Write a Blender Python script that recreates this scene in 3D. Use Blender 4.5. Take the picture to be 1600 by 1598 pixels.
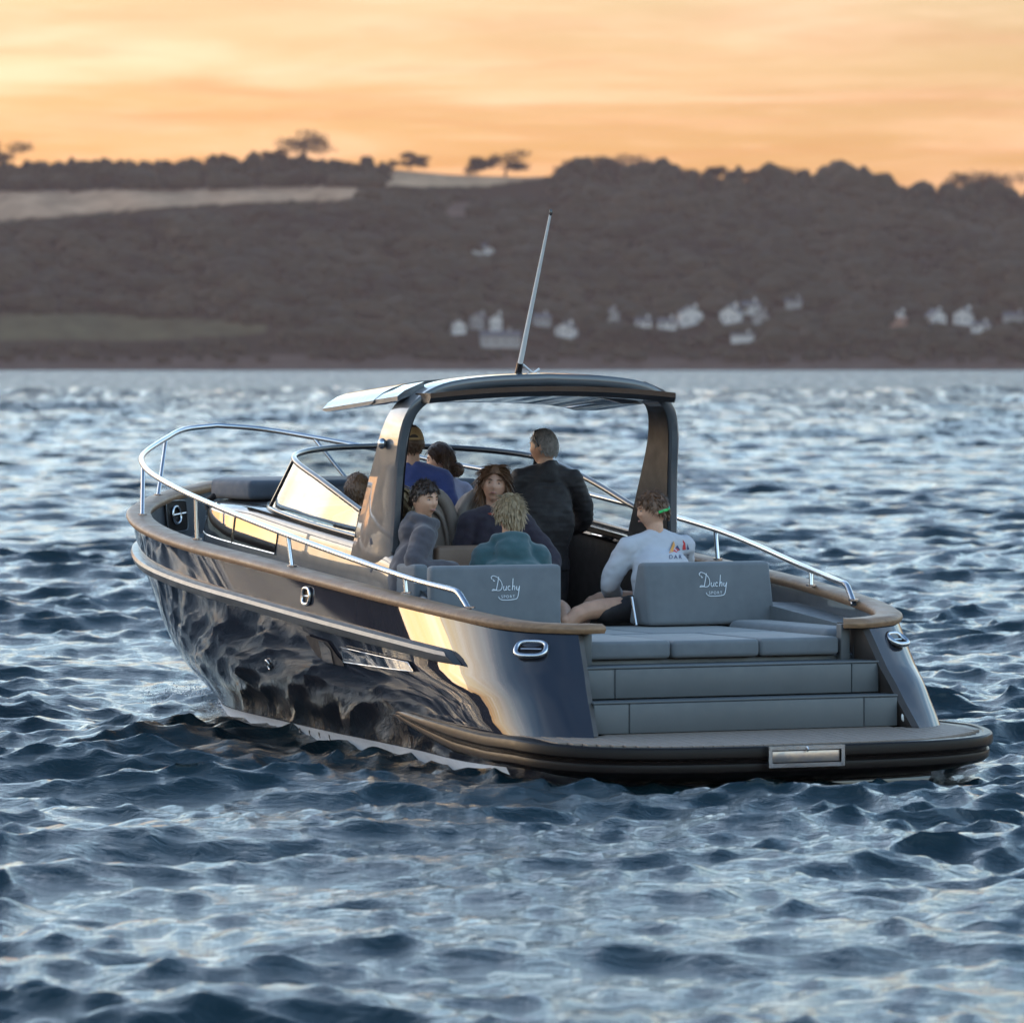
import bpy, bmesh, math, random
import numpy as np
from mathutils import Vector, Matrix, noise
for o in list(bpy.data.objects): bpy.data.objects.remove(o)
SC = bpy.context.scene; COL = SC.collection
R = math.radians
rng = random.Random(7)

# ---------------------------------------------------------------- camera
CAM_H = 2.532; FPX = 9166.5
cam = bpy.data.cameras.new('camera'); camo = bpy.data.objects.new('camera', cam); COL.objects.link(camo)
cam.sensor_width = 36; cam.sensor_fit = 'HORIZONTAL'; cam.lens = FPX / 1600 * 36
cam.clip_start = .5; cam.clip_end = 20000
camo.location = (0, 0, CAM_H); camo.rotation_euler = (R(90) - math.atan((799 - 566.5) / FPX), 0, 0)
cam.dof.use_dof = True; cam.dof.focus_distance = 38.5; cam.dof.aperture_fstop = 4.5
SC.camera = camo

# ---------------------------------------------------------------- sky, sun, exposure
SUN_AZ, SUN_EL = -60.0, 3.2            # degrees left of the view direction / above the horizon
w = bpy.data.worlds.new('World'); SC.world = w; w.use_nodes = True
nt = w.node_tree; nt.nodes.clear(); L = nt.links.new
def wn(t, **k):
    n = nt.nodes.new(t)
    for a, b in k.items(): setattr(n, a, b)
    return n
def wm(op, a, b=None, c=None):
    n = wn('ShaderNodeMath', operation=op)
    for i, v in enumerate((a, b, c)):
        if v is None: continue
        if isinstance(v, (int, float)): n.inputs[i].default_value = v
        else: L(v, n.inputs[i])
    return n.outputs[0]
sky = wn('ShaderNodeTexSky', sky_type='NISHITA', sun_disc=False)
sky.sun_elevation = R(SUN_EL); sky.sun_rotation = R(SUN_AZ)
sky.air_density = 1.0; sky.dust_density = 1.4; sky.ozone_density = 2.5
tc = wn('ShaderNodeTexCoord'); sep = wn('ShaderNodeSeparateXYZ'); L(tc.outputs['Generated'], sep.inputs[0])
zz = wm('ADD', wm('MAXIMUM', sep.outputs[2], 0.0), 0.045)
cmb = wn('ShaderNodeCombineXYZ'); L(wm('DIVIDE', sep.outputs[0], zz), cmb.inputs[0]); L(wm('DIVIDE', sep.outputs[1], zz), cmb.inputs[1])
def cloud(scale, detail, rough, lo, hi, w_=0.0):
    n = wn('ShaderNodeTexNoise', noise_dimensions='4D'); n.inputs['W'].default_value = w_
    n.inputs['Scale'].default_value = scale; n.inputs['Detail'].default_value = detail; n.inputs['Roughness'].default_value = rough
    n.inputs['Distortion'].default_value = .6
    L(cmb.outputs[0], n.inputs['Vector'])
    r = wn('ShaderNodeMapRange', interpolation_type='SMOOTHSTEP'); r.inputs[1].default_value = lo; r.inputs[2].default_value = hi
    L(n.outputs[0], r.inputs[0]); return r.outputs[0]
c1 = cloud(.9, 6, .55, .42, .68, 1.3); c2 = cloud(2.6, 5, .6, .45, .75, 4.1)
cl = wm('MAXIMUM', c1, wm('MULTIPLY', c2, .6))
# thin high cloud scatters the light of the sky behind it: a paler, brighter version of that sky
hsv = wn('ShaderNodeHueSaturation'); hsv.inputs['Saturation'].default_value = .70; hsv.inputs['Value'].default_value = 1.42
L(sky.outputs[0], hsv.inputs['Color'])
mx = wn('ShaderNodeMix', data_type='RGBA'); L(cl, mx.inputs[0]); L(sky.outputs[0], mx.inputs[6]); L(hsv.outputs[0], mx.inputs[7])
c3 = cloud(1.5, 6, .6, .40, .72, 7.7)
dk = wn('ShaderNodeMix', data_type='RGBA', blend_type='MULTIPLY'); L(c3, dk.inputs[0]); L(mx.outputs[2], dk.inputs[6]); dk.inputs[7].default_value = (.97, .86, .86, 1)   # thicker, rosier cloud
# dusk colours: the low sky is warmed by the long light path, the high sky goes to a pale clear blue
tr = wn('ShaderNodeValToRGB'); L(sep.outputs[2], tr.inputs[0]); te = tr.color_ramp.elements
te[0].position = 0; te[0].color = (1.60, 1.0, .85, 1); te[1].position = .06; te[1].color = (1.58, 1.05, .94, 1)
for p_, c_ in ((.12, (3.4, 3.0, 2.85, 1)), (.26, (4.9, 4.75, 4.5, 1)), (.48, (3.2, 3.25, 3.2, 1)), (1.0, (1.6, 1.75, 1.9, 1))): e_ = te.new(p_); e_.color = c_
tm = wn('ShaderNodeMix', data_type='RGBA', blend_type='MULTIPLY'); tm.inputs[0].default_value = 1; L(dk.outputs[2], tm.inputs[6]); L(tr.outputs[0], tm.inputs[7])
bg = wn('ShaderNodeBackground'); bg.inputs[1].default_value = .127; 
# the haze of the evening air holds down the glare round the sun: radiance rolls off smoothly, everywhere alike
ro_ = wn('ShaderNodeMix', data_type='RGBA', blend_type='MULTIPLY'); ro_.inputs[0].default_value = 1; L(tm.outputs[2], ro_.inputs[6]); ro_.inputs[7].default_value = (.045, .045, .045, 1)
ra_ = wn('ShaderNodeMix', data_type='RGBA', blend_type='ADD'); ra_.inputs[0].default_value = 1; L(ro_.outputs[2], ra_.inputs[6]); ra_.inputs[7].default_value = (1, 1, 1, 1)
rd_ = wn('ShaderNodeMix', data_type='RGBA', blend_type='DIVIDE'); rd_.inputs[0].default_value = 1; L(tm.outputs[2], rd_.inputs[6]); L(ra_.outputs[2], rd_.inputs[7])
L(rd_.outputs[2], bg.inputs[0])
wo = wn('ShaderNodeOutputWorld'); L(bg.outputs[0], wo.inputs[0])
sl = bpy.data.lights.new('sun', 'SUN'); so = bpy.data.objects.new('sun', sl); COL.objects.link(so)
sl.energy = .07; sl.angle = R(12); sl.color = (1, .62, .32)
az, el = R(SUN_AZ), R(SUN_EL)
sd = Vector((math.sin(az) * math.cos(el), math.cos(az) * math.cos(el), math.sin(el)))
so.rotation_euler = sd.to_track_quat('Z', 'Y').to_euler(); so.location = (-30, 30, 30)
vs = SC.view_settings; vs.view_transform = 'Standard'; vs.look = 'None'; vs.gamma = 1; vs.use_curve_mapping = False
vs.exposure = 2.05
SC.cycles.use_denoising = True; SC.cycles.max_bounces = 6; SC.cycles.volume_bounces = 0
SC.cycles.caustics_reflective = False; SC.cycles.caustics_refractive = False; SC.cycles.sample_clamp_indirect = 4

# ---------------------------------------------------------------- helpers
class NT:
    """small node helper for a material"""
    def __init__(s, name):
        s.m = bpy.data.materials.new(name); s.m.use_nodes = True; s.t = s.m.node_tree; s.p = s.t.nodes['Principled BSDF']; s.out = s.t.nodes['Material Output']
    def n(s, t, ins=None, **k):
        n = s.t.nodes.new(t)
        for a, b in k.items(): setattr(n, a, b)
        for a, b in (ins or {}).items(): s.set(n.inputs[a], b)
        return n
    def set(s, inp, v):
        if hasattr(v, 'is_output'): s.t.links.new(v, inp)
        else: inp.default_value = v
    def P(s, **k):
        for a, b in k.items(): s.set(s.p.inputs[a.replace('_', ' ')], b)
    def noise(s, scale, detail=3, rough=.55, coord='Object', stretch=None, dist=0):
        tc = s.n('ShaderNodeTexCoord'); v = tc.outputs[coord]
        if stretch: v = s.n('ShaderNodeMapping', {'Vector': v, 'Scale': stretch}).outputs[0]
        return s.n('ShaderNodeTexNoise', {'Vector': v, 'Scale': scale, 'Detail': detail, 'Roughness': rough, 'Distortion': dist}).outputs[0]
    def ramp(s, f, stops):
        r = s.n('ShaderNodeValToRGB', {'Fac': f}); e = r.color_ramp.elements
        while len(e) < len(stops): e.new(.5)
        for i, (p, c) in enumerate(stops): e[i].position = p; e[i].color = (*c, 1)
        return r.outputs[0]
    def bump(s, h, strength=.2, dist=.01, normal=None):
        b = s.n('ShaderNodeBump', {'Height': h, 'Strength': strength, 'Distance': dist})
        if normal: s.set(b.inputs['Normal'], normal)
        return b.outputs[0]
MAT = {}
def mat(name, col, rough=.5, metal=0, var=.15, vscale=6, bump=0, bscale=60, coat=0, spec=.5, stretch=None, sheen=0, ior=None, bdist=.004):
    t = NT(name); c = Vector(col)
    f = t.noise(vscale, 4, .6, stretch=stretch)
    t.P(Base_Color=t.ramp(f, [(.3, tuple(c * (1 - var))), (.7, tuple(c * (1 + var)))]), Metallic=metal, Specular_IOR_Level=spec)
    r = t.n('ShaderNodeMapRange', {0: t.noise(vscale * 3.1, 3), 1: .3, 2: .7, 3: rough * .85, 4: min(1, rough * 1.15)})
    t.P(Roughness=r.outputs[0])
    if coat: t.P(Coat_Weight=coat, Coat_Roughness=.02, Coat_IOR=1.55 if name == 'hull_paint' else 1.5)
    if sheen: t.P(Sheen_Weight=sheen, Sheen_Roughness=.6)
    if ior: t.P(IOR=ior)
    if bump: t.P(Normal=t.bump(t.noise(bscale, 4, .6, stretch=stretch), bump, bdist))
    MAT[name] = t.m; return t.m

def shade(me, ang=35):
    me.shade_smooth()
    if ang < 180: me.set_sharp_from_angle(angle=R(ang))
class MB:
    def __init__(s): s.v = []; s.f = []; s.mi = []
    def add(s, vs, fs, mi=0):
        k = len(s.v); s.v += [tuple(map(float, v)) for v in vs]; s.f += [tuple(i + k for i in f) for f in fs]; s.mi += [mi] * len(fs); return s
    def box(s, x0, x1, y0, y1, z0, z1, mi=0):
        v = [(x, y, z) for z in (z0, z1) for y in (y0, y1) for x in (x0, x1)]
        return s.add(v, [(0, 2, 3, 1), (4, 5, 7, 6), (0, 1, 5, 4), (2, 6, 7, 3), (0, 4, 6, 2), (1, 3, 7, 5)], mi)
    def grid(s, P, cu=False, cv=False, caps=(0, 0), mi=0, flip=False):
        P = np.asarray(P, float); n, m = P.shape[:2]; F = []
        for i in range(n if cu else n - 1):
            for j in range(m if cv else m - 1):
                a, b, c, d = i * m + j, i * m + (j + 1) % m, ((i + 1) % n) * m + (j + 1) % m, ((i + 1) % n) * m + j
                F.append((a, d, c, b) if flip else (a, b, c, d))
        if caps[0]: F.append(tuple(range(m - 1, -1, -1)) if not flip else tuple(range(m)))
        if caps[1]: F.append(tuple((n - 1) * m + j for j in (range(m) if not flip else range(m - 1, -1, -1))))
        return s.add(P.reshape(-1, 3), F, mi)
    def tube(s, pts, r, seg=10, closed=False, caps=True, sc=None, mi=0):
        pts = [Vector(p) for p in pts]; n = len(pts); rr = r if hasattr(r, '__len__') else [r] * n; rings = []; up = None
        for i, p in enumerate(pts):
            a = pts[(i - 1) % n] if closed or i else p; b = pts[(i + 1) % n] if closed or i < n - 1 else p
            t = (b - a).normalized()
            if up is None: up = Vector((0, 0, 1)) if abs(t.z) < .9 else Vector((1, 0, 0))
            x = up.cross(t).normalized(); y = t.cross(x); up = y
            rings.append([p + (x * math.cos(q) * (sc[0] if sc else 1) + y * math.sin(q) * (sc[1] if sc else 1)) * rr[i] for q in [2 * math.pi * k / seg for k in range(seg)]])
        return s.grid(rings, cu=closed, cv=True, caps=(caps and not closed, caps and not closed), mi=mi)
    def prism(s, poly, z0, z1, mi=0):
        n = len(poly); v = [(x, y, z0) for x, y in poly] + [(x, y, z1) for x, y in poly]
        F = [tuple(range(n - 1, -1, -1)), tuple(range(n, 2 * n))] + [(i, (i + 1) % n, n + (i + 1) % n, n + i) for i in range(n)]
        return s.add(v, F, mi)
    def ell(s, c, r, nu=12, nv=16, rot=None, mi=0):
        P = [[Vector((r[0] * math.sin(a) * math.cos(b), r[1] * math.sin(a) * math.sin(b), r[2] * math.cos(a))) for b in [2 * math.pi * j / nv for j in range(nv)]] for a in [math.pi * (i + .02) / (nu + .04) for i in range(nu + 1)]]
        c = Vector(c); P = [[(rot @ p if rot else p) + c for p in q] for q in P]
        return s.grid(P, cv=True, caps=(1, 1), mi=mi, flip=True)
    def mesh(s, name, ang=35):
        me = bpy.data.meshes.new(name); me.from_pydata(s.v, [], s.f); me.update()
        if any(s.mi): me.polygons.foreach_set('material_index', s.mi)
        shade(me, ang); return me
    def build(s, name, m, parent=None, ang=35, bevel=0, bseg=2, loc=None):
        me = s.mesh(name, ang)
        if bevel:
            bm = bmesh.new(); bm.from_mesh(me); bmesh.ops.remove_doubles(bm, verts=bm.verts, dist=1e-5)
            bmesh.ops.recalc_face_normals(bm, faces=bm.faces)
            ed = [e for e in bm.edges if len(e.link_faces) == 2 and e.calc_face_angle(0) > R(30)]
            bmesh.ops.bevel(bm, geom=ed, offset=bevel, segments=bseg, profile=.5, affect='EDGES'); bm.to_mesh(me); bm.free(); shade(me, 50 if bseg < 3 else 60)
        return link(name, me, m, parent, loc)
def link(name, me, m, parent=None, loc=None):
    o = bpy.data.objects.new(name, me)
    for x in (m if isinstance(m, (list, tuple)) else [m]): me.materials.append(MAT[x] if isinstance(x, str) else x)
    COL.objects.link(o); o.parent = parent
    if loc: o.location = loc
    return o
def empty(name, loc=(0, 0, 0), rz=0, parent=None):
    o = bpy.data.objects.new(name, None); COL.objects.link(o); o.location = loc; o.rotation_euler = (0, 0, rz); o.parent = parent; o.empty_display_size = .2; return o
def tag(o, label=None, cat=None, group=None, kind=None):
    for k, v in (('label', label), ('category', cat), ('group', group), ('kind', kind)):
        if v: o[k] = v
    return o
def spline(pts, n):
    """Catmull-Rom through points, n samples (chord-length)"""
    P = np.asarray(pts, float); k = len(P)
    d = np.r_[0, np.cumsum(np.linalg.norm(np.diff(P, axis=0), axis=1) ** .5 + 1e-9)]
    t = np.linspace(0, d[-1], n); out = np.zeros((n, P.shape[1])); m = np.zeros_like(P)
    for i in range(k):
        a, b = max(i - 1, 0), min(i + 1, k - 1); m[i] = (P[b] - P[a]) / (d[b] - d[a])
    j = np.clip(np.searchsorted(d, t, 'right') - 1, 0, k - 2); h = (d[j + 1] - d[j])[:, None]; s = ((t - d[j])[:, None]) / h
    return (2 * s**3 - 3 * s**2 + 1) * P[j] + (s**3 - 2 * s**2 + s) * h * m[j] + (-2 * s**3 + 3 * s**2) * P[j + 1] + (s**3 - s**2) * h * m[j + 1]

# ---------------------------------------------------------------- boat pose (boat x = forward, y = port, z = up)
BO = Vector((1.439, 35.782, 0)); BYAW = R(24.926)
BROT = R(90) + BYAW; FW = (-math.sin(BYAW), math.cos(BYAW)); PT = (-math.cos(BYAW), -math.sin(BYAW))
def b2w(p): return Vector((BO.x + FW[0] * p[0] + PT[0] * p[1], BO.y + FW[1] * p[0] + PT[1] * p[1], p[2]))

# ---------------------------------------------------------------- hull lines
def zsheer(u): return float(np.interp(u, [0, .42, 1.14, 1.9, 3.46, 4.5, 5.5, 14], [.885, .915, .985, 1.05, 1.17, 1.235, 1.29, 1.545])) + .0165 * max(0, u - 4.5)**2
ST_S = [(8.42, 0), (8.36, .18), (8.20, .40), (7.98, .66), (7.62, .97), (7.1, 1.27), (6.3, 1.48), (5.24, 1.595), (4.0, 1.622), (2.8, 1.617), (1.9, 1.586), (1.1, 1.50), (.68, 1.40), (.47, 1.27), (.37, 1.12), (.32, 1.0)]
ST_K = [(8.55, 0), (8.46, .16), (8.26, .36), (8.0, .60), (7.64, .90), (7.1, 1.21), (6.3, 1.45), (5.24, 1.58), (4.0, 1.63), (2.8, 1.63), (1.86, 1.60), (1.03, 1.53), (.58, 1.45), (.33, 1.33), (.20, 1.18), (.14, 1.04)]
ST_M = [(8.62, 0), (8.49, .11), (8.25, .25), (7.97, .43), (7.6, .65), (7.1, .92), (6.3, 1.17), (5.24, 1.34), (4.0, 1.45), (2.8, 1.52), (1.86, 1.56), (.98, 1.545), (.50, 1.475), (.2, 1.365), (.07, 1.235), (.01, 1.075)]
ST_W = [(8.58, 0), (8.42, .07), (8.15, .17), (7.85, .29), (7.5, .41), (7.0, .58), (6.3, .73), (5.2, .89), (4.0, 1.06), (2.8, 1.20), (1.86, 1.32), (.96, 1.47), (.42, 1.46), (.0, 1.39), (-.2, 1.25), (-.30, 1.12)]
def levels(i):
    S, K, M, W = ST_S[i], ST_K[i], ST_M[i], ST_W[i]; zs = zsheer(S[0])
    return [(*S, zs), (*K, zs - .26), (*M, .48), (*W, .06), (W[0] - (.25 if i < 4 else 0), W[1] * .82, -.22), (W[0] - (.5 if i < 4 else 0), W[1] * .5, -.42)]
def hull_grid(nu=110, nz=(8, 10, 8, 4, 3)):
    rows = [levels(i) for i in range(16)]
    curves = [spline([r[k] for r in rows], nu) for k in range(6)]     # along the boat, each level
    G = []
    for i in range(nu):
        pts = [c[i] for c in curves]; sec = []
        top = [pts[0] + (pts[1] - pts[0]) * t for t in np.linspace(0, 1, nz[0])]      # flat band above the strake
        low = spline(pts[1:], 40); sec = top + [q for q in low[1::2]]
        G.append(sec)
    return np.array(G)
HG = hull_grid()
SHEER = HG[:, 0]; STRAKE = HG[:, 7]
def sheer_v(u):
    k = np.argsort(SHEER[:, 0]); return float(np.interp(u, SHEER[k, 0], SHEER[k, 1]))
WL = np.array(spline([levels(i)[3] for i in range(16)], 60))
WLPOLY = np.vstack([WL[:, :2], (WL[:, :2] * [1, -1])[::-1]])

# ---------------------------------------------------------------- materials
mat('hull_paint', (.017, .019, .027), .5, metal=0, var=.03, vscale=2, coat=1, spec=0)
mat('pewter_paint', (.055, .061, .070), .45, metal=0, var=.05, vscale=3, coat=1, spec=.3)
mat('strake_grey', (.075, .078, .082), .38, var=.08, vscale=5, coat=.25, spec=.35)
mat('deck_grey', (.095, .108, .118), .55, var=.08, vscale=5, bump=.05, bscale=180)
mat('step_grey', (.072, .081, .087), .5, var=.07, vscale=4, bump=.04, bscale=120)
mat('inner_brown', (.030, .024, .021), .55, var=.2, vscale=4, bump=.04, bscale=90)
mat('teak', (.215, .120, .062), .5, var=.25, vscale=3, stretch=(14, 1.2, 14), bump=.12, bscale=40)
mat('teak_deck', (.20, .155, .125), .65, var=.16, vscale=7, stretch=(.6, 12, 4), bump=.1, bscale=60)
mat('steel', (.46, .47, .49), .16, metal=1, var=.05)
mat('rubber', (.010, .0075, .007), .34, var=.2, spec=.12)
mat('black_trim', (.012, .011, .012), .22, var=.1, coat=.5)
mat('boot_white', (.60, .66, .76), .35, var=.08, vscale=9)
mat('cushion', (.104, .116, .128), .82, var=.09, vscale=5, bump=.12, bscale=700, sheen=.15, bdist=.001)
mat('cushion_dark', (.055, .065, .085), .8, var=.08, vscale=5, bump=.1, bscale=300, sheen=.1)
mat('tan_leather', (.205, .165, .140), .55, var=.08, vscale=6, bump=.06, bscale=160)
mat('tan_panel', (.20, .125, .085), .5, var=.1, vscale=4)
mat('print_white', (.62, .66, .70), .7, var=.03)
mat('lamp_glass', (.7, .7, .68), .12, var=.02, coat=1)
def glass(name, tint, rough, refl):
    t = NT(name); tr = t.n('ShaderNodeBsdfTransparent', {'Color': (*tint, 1)}); gl = t.n('ShaderNodeBsdfGlossy', {'Roughness': rough, 'Color': (1, 1, 1, 1)})
    g = t.n('ShaderNodeNewGeometry'); dt = t.n('ShaderNodeVectorMath', {0: g.outputs['Normal'], 1: g.outputs['Incoming']}, operation='DOT_PRODUCT').outputs['Value']
    c = t.n('ShaderNodeMath', {0: 1.0, 1: t.n('ShaderNodeMath', {0: dt}, operation='ABSOLUTE').outputs[0]}, operation='SUBTRACT').outputs[0]; c5 = t.n('ShaderNodeMath', {0: c, 1: 5.0}, operation='POWER').outputs[0]
    f = t.n('ShaderNodeMath', {0: c5, 1: 1 - refl, 2: refl}, operation='MULTIPLY_ADD'); mx = t.n('ShaderNodeMixShader', {0: f.outputs[0], 1: tr.outputs[0], 2: gl.outputs[0]})
    t.t.links.new(mx.outputs[0], t.out.inputs[0]); MAT[name] = t.m
glass('screen_glass', (.72, .72, .70), .01, .13)
mat('dark_glass', (.012, .012, .014), .03, var=.02, coat=1, spec=1.0, ior=1.9)
mat('plastic_white', (.6, .6, .6), .4, var=.03)
mat('fabric_black', (.014, .012, .014), .8, var=.2)

# ---------------------------------------------------------------- water
def inside(px, py, poly):
    c = np.zeros(px.shape, bool); n = len(poly); j = n - 1
    for i in range(n):
        xi, yi = poly[i]; xj, yj = poly[j]
        m = ((yi > py) != (yj > py)) & (px < (xj - xi) * (py - yi) / (yj - yi + 1e-12) + xi); c ^= m; j = i
    return c
def seg_dist(px, py, poly):
    d = np.full(px.shape, 1e9); n = len(poly)
    for i in range(n):
        a = poly[i]; b = poly[(i + 1) % n]; ab = b - a; t = np.clip(((px - a[0]) * ab[0] + (py - a[1]) * ab[1]) / (ab @ ab + 1e-12), 0, 1)
        d = np.minimum(d, np.hypot(px - a[0] - t * ab[0], py - a[1] - t * ab[1]))
    return d
def make_water():
    ys = [-1500, -300, -60, -10, 2, 8, 12]; y = 17.0
    while y < 520: ys.append(y); y += .06 * max(1, y / 45)**1.45
    ys += [560, 600, 640, 690, 740, 800, 860, 930, 1000, 1090, 1180, 1280, 1400, 1530, 1680, 1840, 2010, 2060]; ys = np.array(ys)
    q = np.r_[-np.geomspace(60, 2.65, 24), np.linspace(-2.6, -1.008, 84), np.linspace(-1, 1, 288), np.geomspace(1.06, 60, 22)]
    half = 2.6 + np.clip(ys, 10, 3000) * .105
    X = half[:, None] * q[None]; Y = np.repeat(ys[:, None], len(q), 1)
    sx = np.abs(np.gradient(X, axis=1)); sy = np.abs(np.gradient(Y, axis=0)); sp = np.maximum(sx * 1.15, sy * .8)
    g = np.random.default_rng(11); N = 110; lam = np.exp(g.uniform(math.log(.17), math.log(3.6), N))
    th = R(-80) + g.normal(0, R(30), N) * np.interp(lam, [.2, .6, 3], [1.8, 1.3, .8])
    sl = .042 * np.interp(lam, [.17, .4, .8, 1.6, 2.4, 3.6], [1.2, 1.3, 1.0, .92, .8, .5])
    # gusts: patches of rougher and calmer water
    gu = 1 + .28 * np.sin(X * .31 + 1.7 * np.sin(Y * .083)) * np.sin(Y * .17 + 1.3 * np.sin(X * .21)) + .15 * np.sin(X * .83 + Y * .41)
    bx = (X - BO.x) * FW[0] + (Y - BO.y) * FW[1]; by = (X - BO.x) * PT[0] + (Y - BO.y) * PT[1]
    near = (np.abs(bx - 3.5) < 9) & (np.abs(by) < 6); d = np.full(X.shape, 9.); d[near] = seg_dist(bx[near], by[near], WLPOLY[::3]); ins = np.zeros(X.shape, bool); ins[near] = inside(bx[near], by[near], WLPOLY)
    Z = np.zeros_like(X); DX = np.zeros_like(X); DY = np.zeros_like(X); slope = np.zeros_like(X)
    # turbulence behind the transom and along the side
    wake = np.exp(-(np.maximum(0, d - .05) / .55)**2) * .9 + np.exp(-((by) / (1.5 + .12 * np.maximum(0, -bx)))**2) * np.clip((-bx - .2) / .8, 0, 1) * np.exp(np.minimum(0, bx) / 7) * .8
    for i in range(N):
        k = 2 * math.pi / lam[i]; a = sl[i] / k; c, s = math.cos(th[i]), math.sin(th[i]); ph = k * (c * X + s * Y) + g.uniform(0, 6.28)
        wgt = np.clip((lam[i] / sp - 1.9) / 2, 0, 1) * gu * (1 + (.5 * wake if lam[i] < .7 else -.45 * np.exp(-(d / .8)**2)))
        A = a * wgt; sn, cs = np.sin(ph), np.cos(ph)
        Z += A * cs; DX -= A * sn * c * 1.15; DY -= A * sn * s * 1.15
    # far out only the longer waves and wave groups are wide enough to be seen one by one
    fw_ = np.clip((Y - 90) / 160, 0, 1)
    for i in range(64):
        la = math.exp(g.uniform(math.log(3.2), math.log(55))); k = 2 * math.pi / la; t_ = R(-84) + g.normal(0, R(42)); c, s = math.cos(t_), math.sin(t_)
        Z += .016 / k * fw_ * np.clip((la / sp - 2.2) / 2.5, 0, 1) * np.cos(k * (c * X + s * Y) + g.uniform(0, 6.28)) * (1 if la < 20 else .5)
    # bow wave riding up the stem, lower swell along the side
    bow = np.exp(-((bx - 8.3) / .55)**2 - ((np.abs(by) - .25) / .5)**2)
    Z += .10 * bow + .02 * np.exp(-(d / .5)**2) * (by > 0) * np.clip((2.5 - bx) / 1, 0, 1)
    X = X + DX; Y = Y + DY
    Z = np.where(ins & (d > .16), -.30, Z)
    foam = np.clip(bow * 1.7 + np.exp(-(np.maximum(0, d - .02) / .16)**2) * .55 + wake * .10, 0, 1)
    n, m = X.shape; v = np.stack([X, Y, Z], -1).reshape(-1, 3).astype(np.float32)
    me = bpy.data.meshes.new('water'); me.vertices.add(n * m); me.vertices.foreach_set('co', v.ravel())
    idx = np.arange(n * m).reshape(n, m); F = np.stack([idx[:-1, :-1], idx[:-1, 1:], idx[1:, 1:], idx[1:, :-1]], -1).reshape(-1, 4).astype(np.int32)
    me.loops.add(F.size); me.loops.foreach_set('vertex_index', F.ravel()); me.polygons.add(len(F)); me.polygons.foreach_set('loop_start', np.arange(0, F.size, 4, dtype=np.int32)); me.update(calc_edges=True)
    at = me.attributes.new('foam', 'FLOAT', 'POINT'); at.data.foreach_set('value', foam.ravel().astype(np.float32)); me.shade_smooth()
    t = NT('sea'); tcs = t.n('ShaderNodeTexCoord').outputs['Object']
    n1 = t.n('ShaderNodeTexNoise', {'Vector': t.n('ShaderNodeMapping', {'Vector': tcs, 'Rotation': (0, 0, .15), 'Scale': (5.5, 10, 6)}).outputs[0], 'Scale': 1.0, 'Detail': 6, 'Roughness': .66, 'Distortion': .4}).outputs[0]
    b = t.bump(n1, 1.0, .024)
    # ripples too small for the mesh tilt the surface; farther out, where the mesh is flat, they carry all of the chop
    ys_ = t.n('ShaderNodeSeparateXYZ', {0: tcs}).outputs[1]
    xs_ = t.n('ShaderNodeMath', {0: t.n('ShaderNodeSeparateXYZ', {0: tcs}).outputs[0], 1: -6.0}, operation='MULTIPLY').outputs[0]; ds_ = t.n('ShaderNodeMath', {0: ys_, 1: xs_}, operation='MAXIMUM').outputs[0]
    far = t.n('ShaderNodeMapRange', {0: ds_, 1: 60., 2: 420., 3: .05, 4: 1.5}).outputs[0]
    nz = t.n('ShaderNodeTexNoise', {'Vector': t.n('ShaderNodeMapping', {'Vector': tcs, 'Scale': (.7, 1.0, 1)}).outputs[0], 'Scale': 1.7, 'Detail': 5, 'Roughness': .7}).outputs['Color']
    st = lambda sc_, d_: t.n('ShaderNodeTexNoise', {'Vector': t.n('ShaderNodeMapping', {'Vector': tcs, 'Scale': sc_}).outputs[0], 'Scale': 1.0, 'Detail': d_, 'Roughness': .6}).outputs[0]
    mixd = t.n('ShaderNodeMapRange', {0: ys_, 1: 140., 2: 480., 3: 0., 4: 1.}).outputs[0]
    big = t.n('ShaderNodeMix', {0: mixd, 2: st((1.5, .32, 1), 3.), 3: st((.85, .05, 1), 3.)}).outputs[0]
    amp = t.n('ShaderNodeMath', {0: far, 1: t.n('ShaderNodeMapRange', {0: big, 1: .36, 2: .64, 3: .0, 4: 2.6}).outputs[0]}, operation='MULTIPLY').outputs[0]
    off = t.n('ShaderNodeVectorMath', {0: nz, 1: (-.5, -.5, -.5)}, operation='ADD').outputs[0]; off = t.n('ShaderNodeVectorMath', {0: off, 1: (1.6, 3.4, 0)}, operation='MULTIPLY').outputs[0]; sx_ = t.n('ShaderNodeSeparateXYZ', {0: off}); ay = t.n('ShaderNodeMath', {0: sx_.outputs[1]}, operation='ABSOLUTE').outputs[0]; off = t.n('ShaderNodeCombineXYZ', {0: sx_.outputs[0], 1: t.n('ShaderNodeMath', {0: ay, 1: -1.0}, operation='MULTIPLY').outputs[0]}).outputs[0]
    off = t.n('ShaderNodeVectorMath', {0: off, 'Scale': amp}, operation='SCALE').outputs[0]
    b = t.n('ShaderNodeVectorMath', {0: t.n('ShaderNodeVectorMath', {0: b, 1: off}, operation='ADD').outputs[0]}, operation='NORMALIZE').outputs[0]
    fa = t.n('ShaderNodeAttribute', attribute_name='foam').outputs['Fac']
    fn = t.n('ShaderNodeTexNoise', {'Vector': tcs, 'Scale': 16, 'Detail': 7, 'Roughness': .72, 'Distortion': 1.2}).outputs[0]
    fm = t.n('ShaderNodeMapRange', {0: t.n('ShaderNodeMath', {0: fa, 1: fn}, operation='MULTIPLY').outputs[0], 1: .32, 2: .58, 3: 0, 4: .6}).outputs[0]
    t.P(Base_Color=t.n('ShaderNodeMix', {0: fm, 6: (.006, .019, .025, 1), 7: (.45, .50, .54, 1)}, data_type='RGBA').outputs[2], IOR=1.34, Normal=b, Specular_IOR_Level=.5)
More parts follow.
